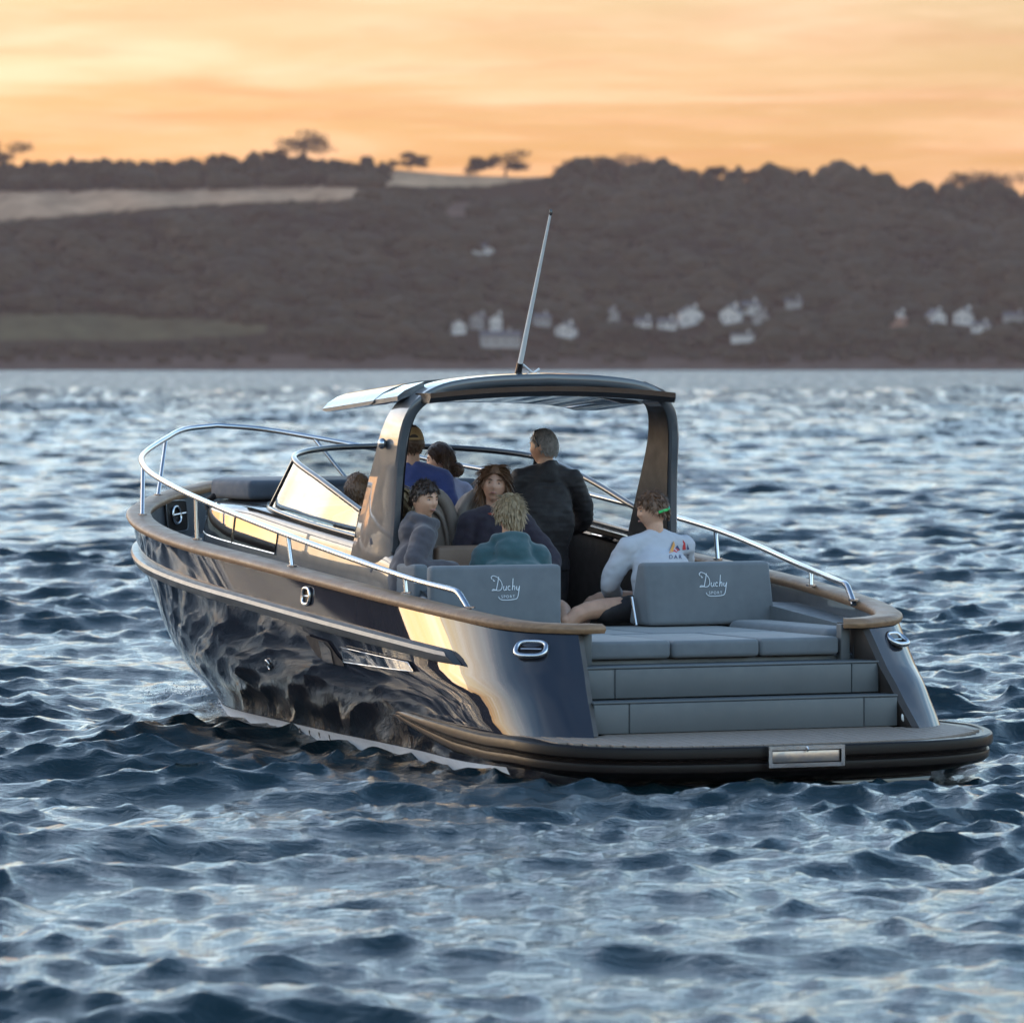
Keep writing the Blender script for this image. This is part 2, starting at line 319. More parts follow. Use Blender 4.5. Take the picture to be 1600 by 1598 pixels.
    t.P(Roughness=t.n('ShaderNodeMapRange', {0: fm, 1: 0, 2: .6, 3: .04, 4: .5}).outputs[0])
    o = link('water', me, t.m); tag(o, kind='structure'); return o
make_water()

# ---------------------------------------------------------------- far shore
SHORE = 2000.; DEPTH = 300.
def px2az(px): return math.atan((px - 800) / FPX)
RIDGE_PX = [(-400, 258), (0, 266), (150, 262), (330, 260), (450, 258), (590, 268), (700, 277), (820, 280), (900, 276), (1000, 274), (1100, 284), (1200, 287), (1300, 295), (1400, 304), (1480, 310), (1600, 312), (2000, 300)]
def ridge_h(az):
    px = 800 + FPX * math.tan(max(-1.2, min(1.2, az)))
    y = np.interp(px, *zip(*RIDGE_PX)); h = (566.5 - y) * (SHORE + DEPTH) / FPX + CAM_H
    if px < -400: h += 16 * math.sin((px + 400) / 2100.) + 9 * math.sin((px + 400) / 730.)
    return h
def land(az, s):
    """s 0 at the waterline .. 1 at the ridge, >1 falls away behind"""
    r = SHORE + DEPTH * s + 12 * math.sin(az * 31) + 7 * math.sin(az * 83 + 1)
    h = ridge_h(az)
    z = h * (min(s, 1)**.92) if s <= 1 else h * max(-.1, 1 - .9 * (s - 1)**1.5)
    z += (2.2 * math.sin(az * 140 + s * 6) + 1.6 * math.sin(az * 330 + s * 13)) * min(1, s * 3) * (1 - min(1, s)**6)
    return Vector((r * math.sin(az), r * math.cos(az), z + (.8 if s > 0 else -3)))
def scr(p): return (800 + FPX * p.x / p.y, 566.5 - FPX * (p.z - CAM_H) / p.y)
def is_field(px, py):
    top = np.interp(px, [-500, 0, 250, 450, 560, 610], [296, 300, 296, 292, 292, 303]); bot = np.interp(px, [-500, 0, 120, 250, 400, 560, 612], [352, 345, 336, 324, 317, 311, 303])
    if px < 612 and top < py < bot: return 1
    if 598 < px < 850 and np.interp(px, [598, 620, 840], [280, 262, 266]) < py < np.interp(px, [598, 640, 760, 850], [290, 292, 291, 278]): return 2
    if px < 420 and np.interp(px, [-300, 150, 420], [488, 490, 505]) < py < np.interp(px, [-300, 200, 420], [530, 532, 520]): return 3
    if 690 < px < 760 and 318 < py < 338: return 4
    return 0
def make_land():
    azs = np.r_[np.linspace(R(-98), R(-6.2), 130), np.linspace(R(-6.1), R(6.1), 240), np.linspace(R(6.3), R(30), 60)]
    ss = np.r_[-.06, np.linspace(0, 1, 90), 1.15, 1.4, 1.8, 2.4]
    V = []; C = []
    for a in azs:
        for s in ss:
            p = land(a, s); V.append(p); f = is_field(*scr(p)) if abs(a) < .12 and 0 <= s <= 1.02 else 0
            c = {0: (.024, .019, .013), 1: (.34, .215, .135), 2: (.38, .24, .145), 3: (.078, .066, .036), 4: (.13, .085, .065)}[f]
            if s < .035: c = (.075, .052, .043)
            C.append(c)
    m = MB().grid(np.array(V).reshape(len(azs), len(ss), 3), flip=True); me = m.mesh('hillside', 180)
    at = me.attributes.new('cover', 'FLOAT_COLOR', 'POINT'); at.data.foreach_set('color', np.c_[np.array(C), np.ones(len(C))].astype(np.float32).ravel())
    t = NT('hillside'); c = t.n('ShaderNodeAttribute', attribute_name='cover').outputs['Color']; f = t.noise(.09, 5, .65)
    k = t.n('ShaderNodeMapRange', {0: f, 1: .3, 2: .7, 3: .65, 4: 1.35}).outputs[0]
    t.P(Base_Color=t.n('ShaderNodeVectorMath', {0: c, 1: t.n('ShaderNodeCombineXYZ', {0: k, 1: k, 2: k}).outputs[0]}, operation='MULTIPLY').outputs[0], Roughness=1, Specular_IOR_Level=0)
    tag(link('hillside', me, t.m), kind='structure')
make_land()
def foliage(name, a, b):
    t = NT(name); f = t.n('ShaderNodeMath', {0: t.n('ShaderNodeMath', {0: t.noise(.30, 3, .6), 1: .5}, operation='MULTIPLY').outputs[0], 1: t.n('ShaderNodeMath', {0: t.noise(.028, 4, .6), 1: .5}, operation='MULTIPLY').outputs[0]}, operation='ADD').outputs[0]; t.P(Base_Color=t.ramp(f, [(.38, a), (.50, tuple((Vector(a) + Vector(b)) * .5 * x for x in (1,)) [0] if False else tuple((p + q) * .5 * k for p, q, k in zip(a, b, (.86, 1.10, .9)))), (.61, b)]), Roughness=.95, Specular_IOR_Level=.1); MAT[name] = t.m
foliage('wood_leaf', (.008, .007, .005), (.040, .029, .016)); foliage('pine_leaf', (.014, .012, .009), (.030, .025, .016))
mat('bark', (.06, .045, .035), .9); mat('house_white', (.54, .48, .43), .8, var=.06, vscale=1); mat('house_grey', (.28, .25, .225), .8, var=.06, vscale=1); mat('slate', (.07, .065, .068), .7, var=.2, vscale=1)
mat('brick_red', (.36, .17, .10), .8, var=.1, vscale=1); mat('pane_dark', (.03, .032, .036), .1)
ICO = None
def ico(sub):
    bm = bmesh.new(); bmesh.ops.create_icosphere(bm, subdivisions=sub, radius=1); bm.verts.ensure_lookup_table()
    v = np.array([x.co for x in bm.verts]); f = np.array([[y.index for y in x.verts] for x in bm.faces]); bm.free(); return v, f
HOUSES = []  # (px, py of base, width m, depth, wall height, roof height, yaw, wall, gable to water, label)
def scatter_crowns(name, spots, sub, label, matname):
    bv, bf = ico(sub); g = np.random.default_rng(3); V = []; F = []; n0 = len(bv)
    for i, (p, r, h) in enumerate(spots):
        q = bv * (1 + g.normal(0, .17, (n0, 1))); q = q * [r, r, h]; a = g.uniform(0, 6.28); c, s = math.cos(a), math.sin(a)
        q = np.stack([q[:, 0] * c - q[:, 1] * s, q[:, 0] * s + q[:, 1] * c, q[:, 2]], -1); V.append(q + np.array(p)); F.append(bf + i * n0)
    V = np.vstack(V).astype(np.float32); F = np.vstack(F).astype(np.int32); me = bpy.data.meshes.new(name); me.vertices.add(len(V)); me.vertices.foreach_set('co', V.ravel())
    me.loops.add(F.size); me.loops.foreach_set('vertex_index', F.ravel()); me.polygons.add(len(F)); me.polygons.foreach_set('loop_start', np.arange(0, F.size, 3, dtype=np.int32)); me.update(calc_edges=True)
    return tag(link(name, me, matname), label, 'woodland', kind='stuff')
def wood_spots():
    g = random.Random(5); S = []
    a = R(-6); 
    def clear(px, py):
        return any(abs(px - h[0]) < h[2] * 2.6 + 4 and -14 < py - h[1] < 5 for h in HOUSES)
    s = .03
    while s < 1.0:
        a = R(-5.9)
        while a < R(5.9):
            aa = a + g.uniform(-.0012, .0012); s2 = s + g.uniform(-.012, .012); p = land(aa, max(.012, min(1, s2))); px, py = scr(p)
            r = g.choice((g.uniform(1.8, 3.4), g.uniform(2.6, 5.2), g.uniform(4, 6.6))); 
            if s < .09: r *= .6
            if s > .90 and px < 870: r *= g.uniform(.3, .55)
            elif s > .88: r *= .55 + .75 * max(0, math.sin(aa * 190) * math.sin(aa * 71 + 1.1)) + g.uniform(0, .35); r *= float(np.interp(px, [860, 900, 1000], [.35, .6, 1]))
            # orchards and gardens round the village, scrub on the fields' lower slope
            if not is_field(px, py) and not is_field(px, py - r * 4) and not clear(px, py - r * 2) and not (s > .86 and 606 < px < 860) and g.random() < (.97 if s > .3 else .8):
                e_ = 1 if s > .9 else .45; S.append((p + Vector((0, 0, r * (.55 if s > .9 else .28))), r * (1 if s > .9 else 1.15), r * g.uniform(.8, 1.15) * (1 if s > .9 else .62)))
            if s > .90 and px < 870 and not is_field(px, py) and not (606 < px < 860):
                for _ in range(4): p2 = land(aa + g.uniform(-.0015, .0015), min(1, s2 + g.uniform(-.01, .01))); r2 = g.uniform(.6, 1.5); S.append((p2 + Vector((0, 0, r2 * g.uniform(.2, .8))), r2 * 1.3, r2))
            a += .0029
        s += .020
    return S
HOUSES = [
 (762, 396, 17, 9, 3.2, 2.6, 8, 'house_white', 0, 'long white house alone in the woods high on the hill'),
 (714, 520, 7, 7, 4.6, 3.0, 20, 'house_white', 1, 'white gabled house at the village end under the open field'),
 (748, 512, 7, 7, 5.2, 3.0, -25, 'house_grey', 1, 'pale grey house behind the wide village terrace'),
 (782, 540, 19, 8, 5.4, 3.2, 4, 'house_grey', 0, 'wide pale grey terrace among the trees near the water'),
 (775, 515, 6, 6, 6.0, 3.2, 0, 'house_white', 1, 'narrow tall house behind the wide grey terrace'),
 (846, 508, 8, 6, 4.0, 2.8, 15, 'house_grey', 0, 'small grey house right behind the boat aerial'),
 (885, 525, 9, 7, 4.6, 3.0, -30, 'house_white', 1, 'white house turned away on the slope beside the aerial'),
 (955, 500, 6, 6, 4.0, 2.6, 25, 'house_grey', 1, 'little grey cottage alone between aerial and white cottages'),
 (1005, 513, 8, 6, 3.8, 2.4, 0, 'house_white', 0, 'low white cottage beside its slightly longer twin'),
 (1042, 515, 9, 6, 4.2, 2.6, 0, 'house_white', 0, 'longer white cottage beside a low white cottage'),
 (1078, 506, 11, 8, 6.4, 3.6, 12, 'house_white', 1, 'tall white house with gable above the two white cottages'),
 (1142, 504, 9, 8, 6.0, 4.0, -22, 'house_white', 1, 'large white gabled villa halfway up the village slope'),
 (1172, 490, 9, 7, 4.4, 3.0, 5, 'house_white', 0, 'white house above the large gabled villa'),
 (1188, 505, 7, 7, 4.2, 3.0, -10, 'house_grey', 1, 'grey house beside the large gabled villa'),
 (1160, 533, 11, 6, 3.2, 1.6, 2, 'house_white', 0, 'low white building by the shore below the gabled villa'),
 (1240, 480, 8, 6, 3.2, 2.2, 0, 'house_grey', 0, 'dim grey bungalow in trees above the village'),
 (1403, 509, 8.5, 8, 4.8, 3.6, 4, 'brick_red', 1, 'red fronted cottage with white gable among trees'),
 (1462, 506, 8, 7, 4.8, 3.4, 28, 'house_white', 1, 'white gabled house next to the red fronted cottage'),
 (1506, 506, 9, 8, 5.6, 3.6, -18, 'house_white', 1, 'tall white gabled house above a low white extension'),
 (1532, 519, 9, 6, 4.0, 2.0, -8, 'house_white', 0, 'low white extension below a tall gabled house'),
 (1585, 503, 11, 6, 3.4, 2.4, 0, 'house_grey', 0, 'long low grey house at the far end of the shore village'),
]
def find_s(px, py):
    a = px2az(px); lo, hi = 0, 1
    for _ in range(40):
        m = (lo + hi) / 2
        if scr(land(a, m))[1] > py: lo = m
        else: hi = m
    return a, lo
def house(px, py, w_, d_, h_, rh, yaw, wallm, gable, label):
    a, s = find_s(px, py); p = land(a, s); root = empty('house', p, R(yaw)); tag(root, label, 'house', 'houses of the village across the water')
    w_ *= .72; d_ *= .66; h_ *= .60; rh *= .60; x, y = w_ / 2, d_ / 2; MB().box(-x, x, -y, y, -3, h_).build('wall', wallm, root)
    if gable:   # ridge runs away from the water
        e = .5; P = [(-x - e, h_ - .25), (0, h_ + rh), (x + e, h_ - .25)]
        r = MB(); n = 0
        for sx in (-1, 1):
            r.add([(sx * (x + e), -y - e, h_ - .3), (0, -y - e, h_ + rh), (0, y + e, h_ + rh), (sx * (x + e), y + e, h_ - .3), (sx * (x + e), -y - e, h_), (0, -y - e, h_ + rh + .3), (0, y + e, h_ + rh + .3), (sx * (x + e), y + e, h_)], [(0, 1, 2, 3), (7, 6, 5, 4), (0, 4, 5, 1), (3, 2, 6, 7), (0, 3, 7, 4)])
        ro = r.build('roof', 'slate', root); g = MB().add([(-x, -y + .02, h_), (x, -y + .02, h_), (0, -y + .02, h_ + rh - .3), (-x, y - .02, h_), (x, y - .02, h_), (0, y - .02, h_ + rh - .3)], [(0, 1, 2), (5, 4, 3), (0, 2, 5, 3), (1, 4, 5, 2)]); g.build('gable', 'house_white' if wallm == 'brick_red' else wallm, root)
    else:
        e = .5; r = MB().add([(-x - e, -y - e, h_), (x + e, -y - e, h_), (x + e, y + e, h_), (-x - e, y + e, h_), (-x - e * .2, 0, h_ + rh), (x + e * .2, 0, h_ + rh)], [(3, 2, 1, 0), (0, 1, 5, 4), (2, 3, 4, 5), (1, 2, 5), (3, 0, 4)]); ro = r.build('roof', 'slate', root)
    MB().box(x * .4, x * .4 + .9, -.4, .5, h_ + rh * .2, h_ + rh + 1.0).build('chimney', wallm if wallm != 'brick_red' else 'house_white', ro)
    nw = max(2, int(w_ / 3)); fl = 2 if h_ > 4.3 else 1
    for f in range(fl):
        for i in range(nw):
            cx = -x + w_ * (i + .5) / nw; z0 = .9 + f * 2.5
            if z0 + 1.2 > h_: continue
            wd = MB().box(cx - .55, cx + .55, -y - .06, -y + .02, z0, z0 + 1.2).build('window', 'house_white', root); MB().box(cx - .45, cx + .45, -y - .09, -y - .05, z0 + .1, z0 + 1.1).build('pane', 'pane_dark', wd)
for h in HOUSES: house(*h)
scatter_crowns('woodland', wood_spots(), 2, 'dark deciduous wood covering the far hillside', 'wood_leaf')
def side_spots():
    g = random.Random(8); S = []
    for a0, a1, n in ((-97, -6, 2000), (6, 29, 400)):
        for i in range(n):
            s = g.random()**.7; p = land(R(g.uniform(a0, a1)), max(.02, s)); r = g.uniform(5, 10); S.append((p + Vector((0, 0, r * .4)), r, r * g.uniform(.7, 1.0)))
    a = -97.
    while a < -6:
        p = land(R(a), 1.0); r = g.uniform(2.5, 7.5); S.append((p + Vector((0, 0, r * g.uniform(.1, .9))), r, r * g.uniform(.6, 1.3))); a += g.uniform(.06, .22)
    return S
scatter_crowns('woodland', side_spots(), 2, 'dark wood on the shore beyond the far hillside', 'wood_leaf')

def ridge_tree(px, ytop, ybase, wpx, style, label, seed):
    g = random.Random(seed); k = (SHORE + DEPTH) / FPX; p = land(px2az(px), 1.0); base = p.copy(); H = (ybase - ytop) * k * 1.06; W = wpx * k / 2 * 1.25
    base.z = CAM_H + (566.5 - ybase) * k - 1.5; H += 1.5
    root = empty('pine_tree' if style == 'pine' else 'broadleaf_tree', base); tag(root, label, 'tree', 'trees standing up from the ridge')
    tr = MB(); lean = g.uniform(-.15, .2); top = Vector((lean * H, 0, H * .62))
    tr.tube([(0, 0, -2), (lean * H * .3, .1, H * .3), top], [H * .05, H * .04, H * .028], 7)
    cl = []
    nb = 9 if style == 'pine' else 9
    for i in range(nb):
        a = g.uniform(0, 6.28); rr = W * g.uniform(.35, .92) if i else 0; zc = H * (g.uniform(.46, .88) if style == 'pine' else g.uniform(.45, .82)) - (rr / W) * H * .10
        c = Vector((lean * H * .6 + math.cos(a) * rr, math.sin(a) * rr * .8, zc)); st = Vector((lean * H * .5 * g.uniform(.5, 1), 0, H * g.uniform(.3, .55))); tr.tube([st, (st + c) / 2 + Vector((0, 0, -.4)), c], [H * .016, H * .012, H * .006], 5)
        cl.append((c, W * g.uniform(.32, .52), H * (g.uniform(.12, .20) if style == 'pine' else g.uniform(.16, .24))))
    tr.build('trunk', 'bark', root)
    m = MB()
    for c, rx, rz in cl:
        for _ in range(210 if style == 'pine' else 230):
            d = Vector((g.gauss(0, 1), g.gauss(0, 1), g.gauss(0, 1))).normalized() * g.random()**.4; q = c + Vector((d.x * rx, d.y * rx, d.z * rz)); z = g.uniform(.25, .65)
            a1 = Vector((g.gauss(0, 1), g.gauss(0, 1), g.gauss(0, .6))).normalized() * z; b1 = Vector((g.gauss(0, 1), g.gauss(0, 1), g.gauss(0, .6))).normalized() * z * .7
            m.add([q - a1, q + b1, q + a1, q - b1], [(0, 1, 2, 3)])
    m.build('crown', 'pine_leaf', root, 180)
TREES = [
 (10, 222, 268, 62, 'pine', 'spreading pine alone at the end of the ridge above the long hedge'),
 (478, 207, 258, 78, 'pine', 'tallest umbrella pine on the ridge with a gappy flat crown'),
 (432, 232, 258, 36, 'broad', 'small round tree tucked beside the tallest umbrella pine'),
 (344, 243, 262, 30, 'broad', 'low round bush standing up from the long ridge hedge'),
 (640, 239, 268, 46, 'pine', 'flat topped pine where the ridge hedge meets the pale field'),
 (745, 243, 276, 40, 'broad', 'dense round half of the tree pair on the pale field'),
 (788, 233, 278, 56, 'pine', 'arching pine half of the tree pair on the pale field'),
 (895, 246, 276, 72, 'pine', 'wind swept low pine where the pale field ends'),
 (975, 238, 276, 84, 'pine', 'broad umbrella pine with a bright gap under its crown'),
 (1056, 256, 282, 48, 'broad', 'rounded tree next to the broad umbrella pine'),
 (1112, 257, 284, 34, 'pine', 'small flat topped pine on the descending wooded ridge'),
 (1172, 262, 288, 60, 'broad', 'wide low tree on the wooded ridge before its dip'),
 (1215, 260, 288, 50, 'broad', 'slanting crowned tree on the wooded ridge'),
 (1325, 271, 298, 66, 'broad', 'low rounded tree on the sinking part of the ridge'),
 (1510, 268, 306, 70, 'broad', 'rugged edge tree of the big clump on the ridge'),
 (1558, 263, 308, 100, 'broad', 'biggest dense round tree of the clump on the ridge'),
]
for i, t in enumerate(TREES): ridge_tree(*t, seed=40 + i)
def make_haze():
    m = MB().box(-2900, 1700, -60, 2750, -5, 130); me = m.mesh('haze'); o = bpy.data.objects.new('haze', me); COL.objects.link(o); tag(o, 'thin evening haze over the water', 'haze', kind='stuff')
    mt = bpy.data.materials.new('haze'); mt.use_nodes = True; t = mt.node_tree; t.nodes.clear(); v = t.nodes.new('ShaderNodeVolumePrincipled'); v.inputs['Color'].default_value = (1.0, .68, .62, 1)
    v.inputs['Density'].default_value = .000065; v.inputs['Anisotropy'].default_value = .1; u = t.nodes.new('ShaderNodeOutputMaterial'); t.links.new(v.outputs[0], u.inputs['Volume']); me.materials.append(mt)
make_haze()

# ---------------------------------------------------------------- the boat
boat = empty('motor_boat', (BO.x, BO.y, 0), BROT)
tag(boat, 'dark grey open motor boat with hardtop arch and teak rail', 'boat')
MIR = np.array([1, -1, 1.])
def both(fn):
    for s in (1, -1): fn(s)
def pn(P):
    """outward plan normals along a polyline running from bow to stern on the port side"""
    P = np.asarray(P); d = np.gradient(P[:, :2], axis=0); n = np.stack([-d[:, 1], d[:, 0]], -1); n /= np.linalg.norm(n, axis=1)[:, None] + 1e-9
    if n[len(n) // 2][1] < 0: n = -n
    return n
def hull():
    m = MB(); m.grid(HG, flip=False); m.grid(HG * MIR, flip=True)
    # transom below the platform and keel closing
    a = np.array([q for q in HG[-1] if q[2] < .25]); b = a * MIR; m.grid(np.stack([a, b]), flip=True)
    return m.build('hull', 'hull_paint', boat, 60)
HULL = hull()
def at_z(sec, z, off=0):
    zz = sec[:, 2]
    for j in range(len(sec) - 1):
        if (zz[j] - z) * (zz[j + 1] - z) <= 0 and zz[j] != zz[j + 1]:
            t = (zz[j] - z) / (zz[j] - zz[j + 1]); return sec[j] + (sec[j + 1] - sec[j]) * t
    return sec[-1]
def hull_pt(u, z, s=1):
    """point of the hull surface at boat station u and height z, with its outward normal"""
    C = np.array([at_z(g, z) for g in HG]); n = pn(C); k = np.argsort(C[:, 0]); v = np.interp(u, C[k, 0], C[k, 1]); nn = np.array([np.interp(u, C[k, 0], n[k, i]) for i in (0, 1)])
    C2 = np.array([at_z(g, z + .06) for g in HG]); k2 = np.argsort(C2[:, 0]); v2 = np.interp(u, C2[k2, 0], C2[k2, 1])
    N = Vector((nn[0], nn[1], -(v2 - v) / .06)).normalized(); return Vector((u, v * s, z)), Vector((N.x, N.y * s, N.z))
def stripe(s):
    G = []
    for z in (.085, .07, .05, .03, .0, -.04):
        C = np.array([at_z(g, z) for g in HG]); n = pn(C); C[:, :2] += n * .004; G.append(C[:96])
    m = MB(); m.grid(np.stack(G, 1) * [1, s, 1], flip=s < 0); m.build('boot_stripe', 'boot_white', boat, 60)
both(stripe)
def marks():
    for u in (4.75, 4.5, 4.25, 4.0, 7.7):
        p, n = hull_pt(u, .055); t = Vector((-n.y, n.x, 0)).normalized(); q = p + n * .007; m = MB(); m.tube([q + t * (.018 * math.cos(a)) + Vector((0, 0, .026 * math.sin(a))) for a in np.linspace(.6, 5.2, 9)], .005, 5); m.build('draught_mark', 'black_trim', boat)
marks()
def inner_bulwark():
    P = SHEER.copy(); n = pn(P); T = P.copy(); T[:, :2] -= n * .10; B = T.copy(); B[:, :2] -= n * .03; B[:, 2] -= .34; T[:, 1] = np.maximum(T[:, 1], 0); B[:, 1] = np.maximum(B[:, 1], 0); T[:, 2] += .01
    m = MB(); m.grid(np.stack([T, B], 1), flip=True); m.grid(np.stack([T, B], 1) * MIR); m.build('inner_bulwark', 'pewter_paint', boat, 60)
    return B
IB = inner_bulwark()
def cap_rail():
    P = SHEER[::-1].copy(); n = pn(P); P[:, :2] -= n * .052; P = P[P[:, 1] > .02]; start = np.array([[.37, .86, P[0][2] + .0], [.335, .93, P[0][2]]])
    P = np.vstack([start, P]); tip = np.array([[P[-1][0] + .012, 0, P[-1][2] + .002]]); path = np.vstack([P, tip, (P * MIR)[::-1]])
    d = np.gradient(path, axis=0); n = np.stack([-d[:, 1], d[:, 0], 0 * d[:, 0]], -1); n /= np.linalg.norm(n, axis=1)[:, None]
    prof = [(-.085, -.005), (-.085, .018), (-.07, .034), (.06, .034), (.085, .018), (.09, -.002), (.078, -.024), (-.07, -.024)]
    m = MB(); m.grid([[p + nn * a + np.array([0, 0, b]) for a, b in prof] for p, nn in zip(path, n)], cv=True, caps=(1, 1)); m.build('cap_rail', 'teak', boat, 50)
cap_rail()
def strake(s):
    k = np.where(STRAKE[:, 0] > 1.02)[0]; P = STRAKE[k]; n = pn(STRAKE)[k]; r = []
    for i, (p, nn) in enumerate(zip(P, n)):
        e = 1.0; prof = [(-.01, .046), (.036, .043), (.052, .034), (.060, .010), (.052, -.002), (.047, -.024), (.034, -.040), (-.01, -.044)]
        q = [np.array([p[0] + nn[0] * a * e, p[1] + nn[1] * a * e, p[2] + b]) for a, b in prof]
        if i == len(P) - 1: q = [np.array([x[0] - .16 * (.046 - b) / .09, x[1], x[2]]) for x, (a, b) in zip(q, prof)]
        r.append(q)
    m = MB(); m.grid(np.array(r) * [1, s, 1], cv=True, caps=(1, 1), flip=s < 0); m.build('rub_strake', 'strake_grey', boat, 40)
both(strake)
# --- swim platform
def out_half():
    return spline([(2.1, 1.465), (1.6, 1.53), (1.1, 1.57), (.5, 1.60), (0, 1.60), (-.3, 1.54), (-.55, 1.36), (-.70, 1.05), (-.77, .6), (-.79, 0)], 60)
PO = out_half()
def zplat(u): return float(np.interp(u, [-.8, 0, .4, 1.1, 2.1], [-.042, .0, .0, .03, .075]))
def platform():
    P = np.vstack([PO, (PO * [1, -1])[::-1][1:]]); d = np.gradient(P, axis=0); n = np.stack([-d[:, 1], d[:, 0]], -1); n /= np.linalg.norm(n, axis=1)[:, None]; n = n if n[10][1] > 0 else -n
    k = len(PO); sign = 1
    prof = [(-.35, .279), (-.062, .279), (-.055, .287), (-.014, .284), (-.002, .275), (.003, .255), (.003, .224), (-.006, .213), (-.030, .207), (-.036, .19), (-.021, .182), (-.017, .166), (-.020, .137), (-.05, .115), (-.2, .08), (-.4, .05)]
    sw = lambda u: 1.0 if u < .6 else max(.12, 1 - (u - .6) * .55)
    G = [[(p[0] + q[0] * (a * (sw(p[0]) if a < 0 else 1)), p[1] + q[1] * (a * (sw(p[0]) if a < 0 else 1)), (b if p[0] < .9 else .279 + (b - .279) * max(.3, 1 - (p[0] - .9) * .62)) + zplat(p[0])) for a, b in prof] for p, q in zip(P, n)]
    m = MB(); m.grid(G, caps=(1, 1), flip=True); o = m.build('swim_platform', 'rubber', boat, 30)
    # inner deck under the planks
    I = [(p[0] - q[0] * .3, p[1] - q[1] * .3) for p, q in zip(P, n) if p[0] < .6]; MB().prism(I, .14, .232).build('platform_core', 'rubber', o)
    v = -1.44; hl = [(1.0, -.14), (1.12, -.16), (1.24, -.03), (1.36, .12), (1.45, .4)]
    while v < 1.44:
        v1 = v + .060; c = (v + v1) / 2; ou = np.interp(-max(abs(v), abs(v1)), -PO[::-1, 1][PO[::-1, 0] < .5][::1], PO[::-1, 0][PO[::-1, 0] < .5]) if False else None
        sel = PO[PO[:, 0] < .5]; uo = float(np.interp(-abs(c), -sel[:, 1][::1], sel[:, 0])) if sel[0, 1] > abs(c) else .5
        nn = .07 if abs(c) < .9 else .07 + (abs(c) - .9) * .22
        u0 = uo + nn; u1 = float(np.interp(abs(c), [0, .99, 1.0, 1.12, 1.24, 1.36, 1.45], [.04, .04, -.05, -.12, 0, .15, .4]))
        if u1 - u0 > .05: zt = [zplat(u0) + .2885 + .0006 * math.sin(c * 97), zplat(u1) + .2885 + .0006 * math.sin(c * 97)]; MB().add([(u0, v, zt[0] - .02), (u1, v, zt[1] - .02), (u1, v1, zt[1] - .02), (u0, v1, zt[0] - .02), (u0, v, zt[0]), (u1, v, zt[1]), (u1, v1, zt[1]), (u0, v1, zt[0])], [(3, 2, 1, 0), (4, 5, 6, 7), (0, 1, 5, 4), (1, 2, 6, 5), (2, 3, 7, 6), (3, 0, 4, 7)]).build('plank', 'teak_deck', o)
        v += .0655
    # name board: steel frame and its polished plate
    f = MB(); x = -.835; cv = .03; f.box(x, x + .06, cv + .233, cv + .256, .118, .246); f.box(x, x + .06, cv - .256, cv - .233, .118, .246); f.box(x, x + .06, cv - .233, cv + .233, .222, .246); f.box(x, x + .06, cv - .233, cv + .233, .118, .143); fo = f.build('plate_frame', 'steel', boat)
    MB().box(x + .012, x + .05, cv - .226, cv + .226, .149, .216).build('plate', 'plate_bronze', fo, bevel=.003); MB().tube([(x - .004, cv, .240), (x - .012, cv, .224), (x - .004, cv, .212)], .006, 6).build('latch', 'steel', fo)
t_ = NT('plate_bronze'); f_ = t_.noise(7, 4, .6, stretch=(1, 1, 1.6)); t_.P(Base_Color=t_.ramp(f_, [(.35, (.25, .23, .23)), (.5, (.42, .33, .27)), (.66, (.30, .26, .26))]), Metallic=.75, Roughness=.3); MAT['plate_bronze'] = t_.m
platform()
# --- transom steps: each step a tread and three front panels
def steps():
    for (u0, u1, hv, z0, z1, cv) in ((0, .26, 1.04, .288, .484, .805), (.18, .47, 1.005, .49, .685, .815)):
        t = MB().box(u0 + .008, u1, -hv + .01, hv - .01, z0, z1 - .012).build('step', 'step_grey', boat, bevel=.004)
        MB().box(u0 - .004, u1, -hv - .004, hv + .004, z1 - .014, z1).build('tread', 'step_grey', t, bevel=.005)
        for a, b, p in ((-hv, -cv - .004, 0), (-cv + .004, cv - .004, .004), (cv + .004, hv, 0)): MB().box(u0 - p, u0 + .02, a, b, z0 + .002, z1 - .0155).build('step_panel', 'step_grey', t, bevel=.004)
    def side(s):
        MB().box(.40, .47, s * .86 if s > 0 else -.925, .925 if s > 0 else -.86, .68, .905).build('transom_post', 'step_grey', boat, bevel=.008)
        a = np.array([g for g in HG[-1] if g[2] > .28]); b = a.copy(); b[:, 1] -= .04; b[:, 0] += .02; c = b.copy(); c[:, 0] = np.maximum(c[:, 0] + .25, .42); c[:, 1] = np.interp(a[:, 2], [.28, .9], [1.05, .93])
        m = MB(); m.grid(np.stack([a, b, c], 1) * [1, s, 1], flip=s < 0); m.build('quarter_lining', 'inner_brown', boat, 40)
    both(side)
    for (u, v, z, r) in ((.11, -1.052, .541, .024), (.14, -1.085, .541, .024), (-.035, -1.078, .345, .030)):
        m = MB(); m.ell((u, v, z), (.016, r, r * 1.15), 8, 14); m.build('courtesy_light', 'lamp_glass', boat)
steps()
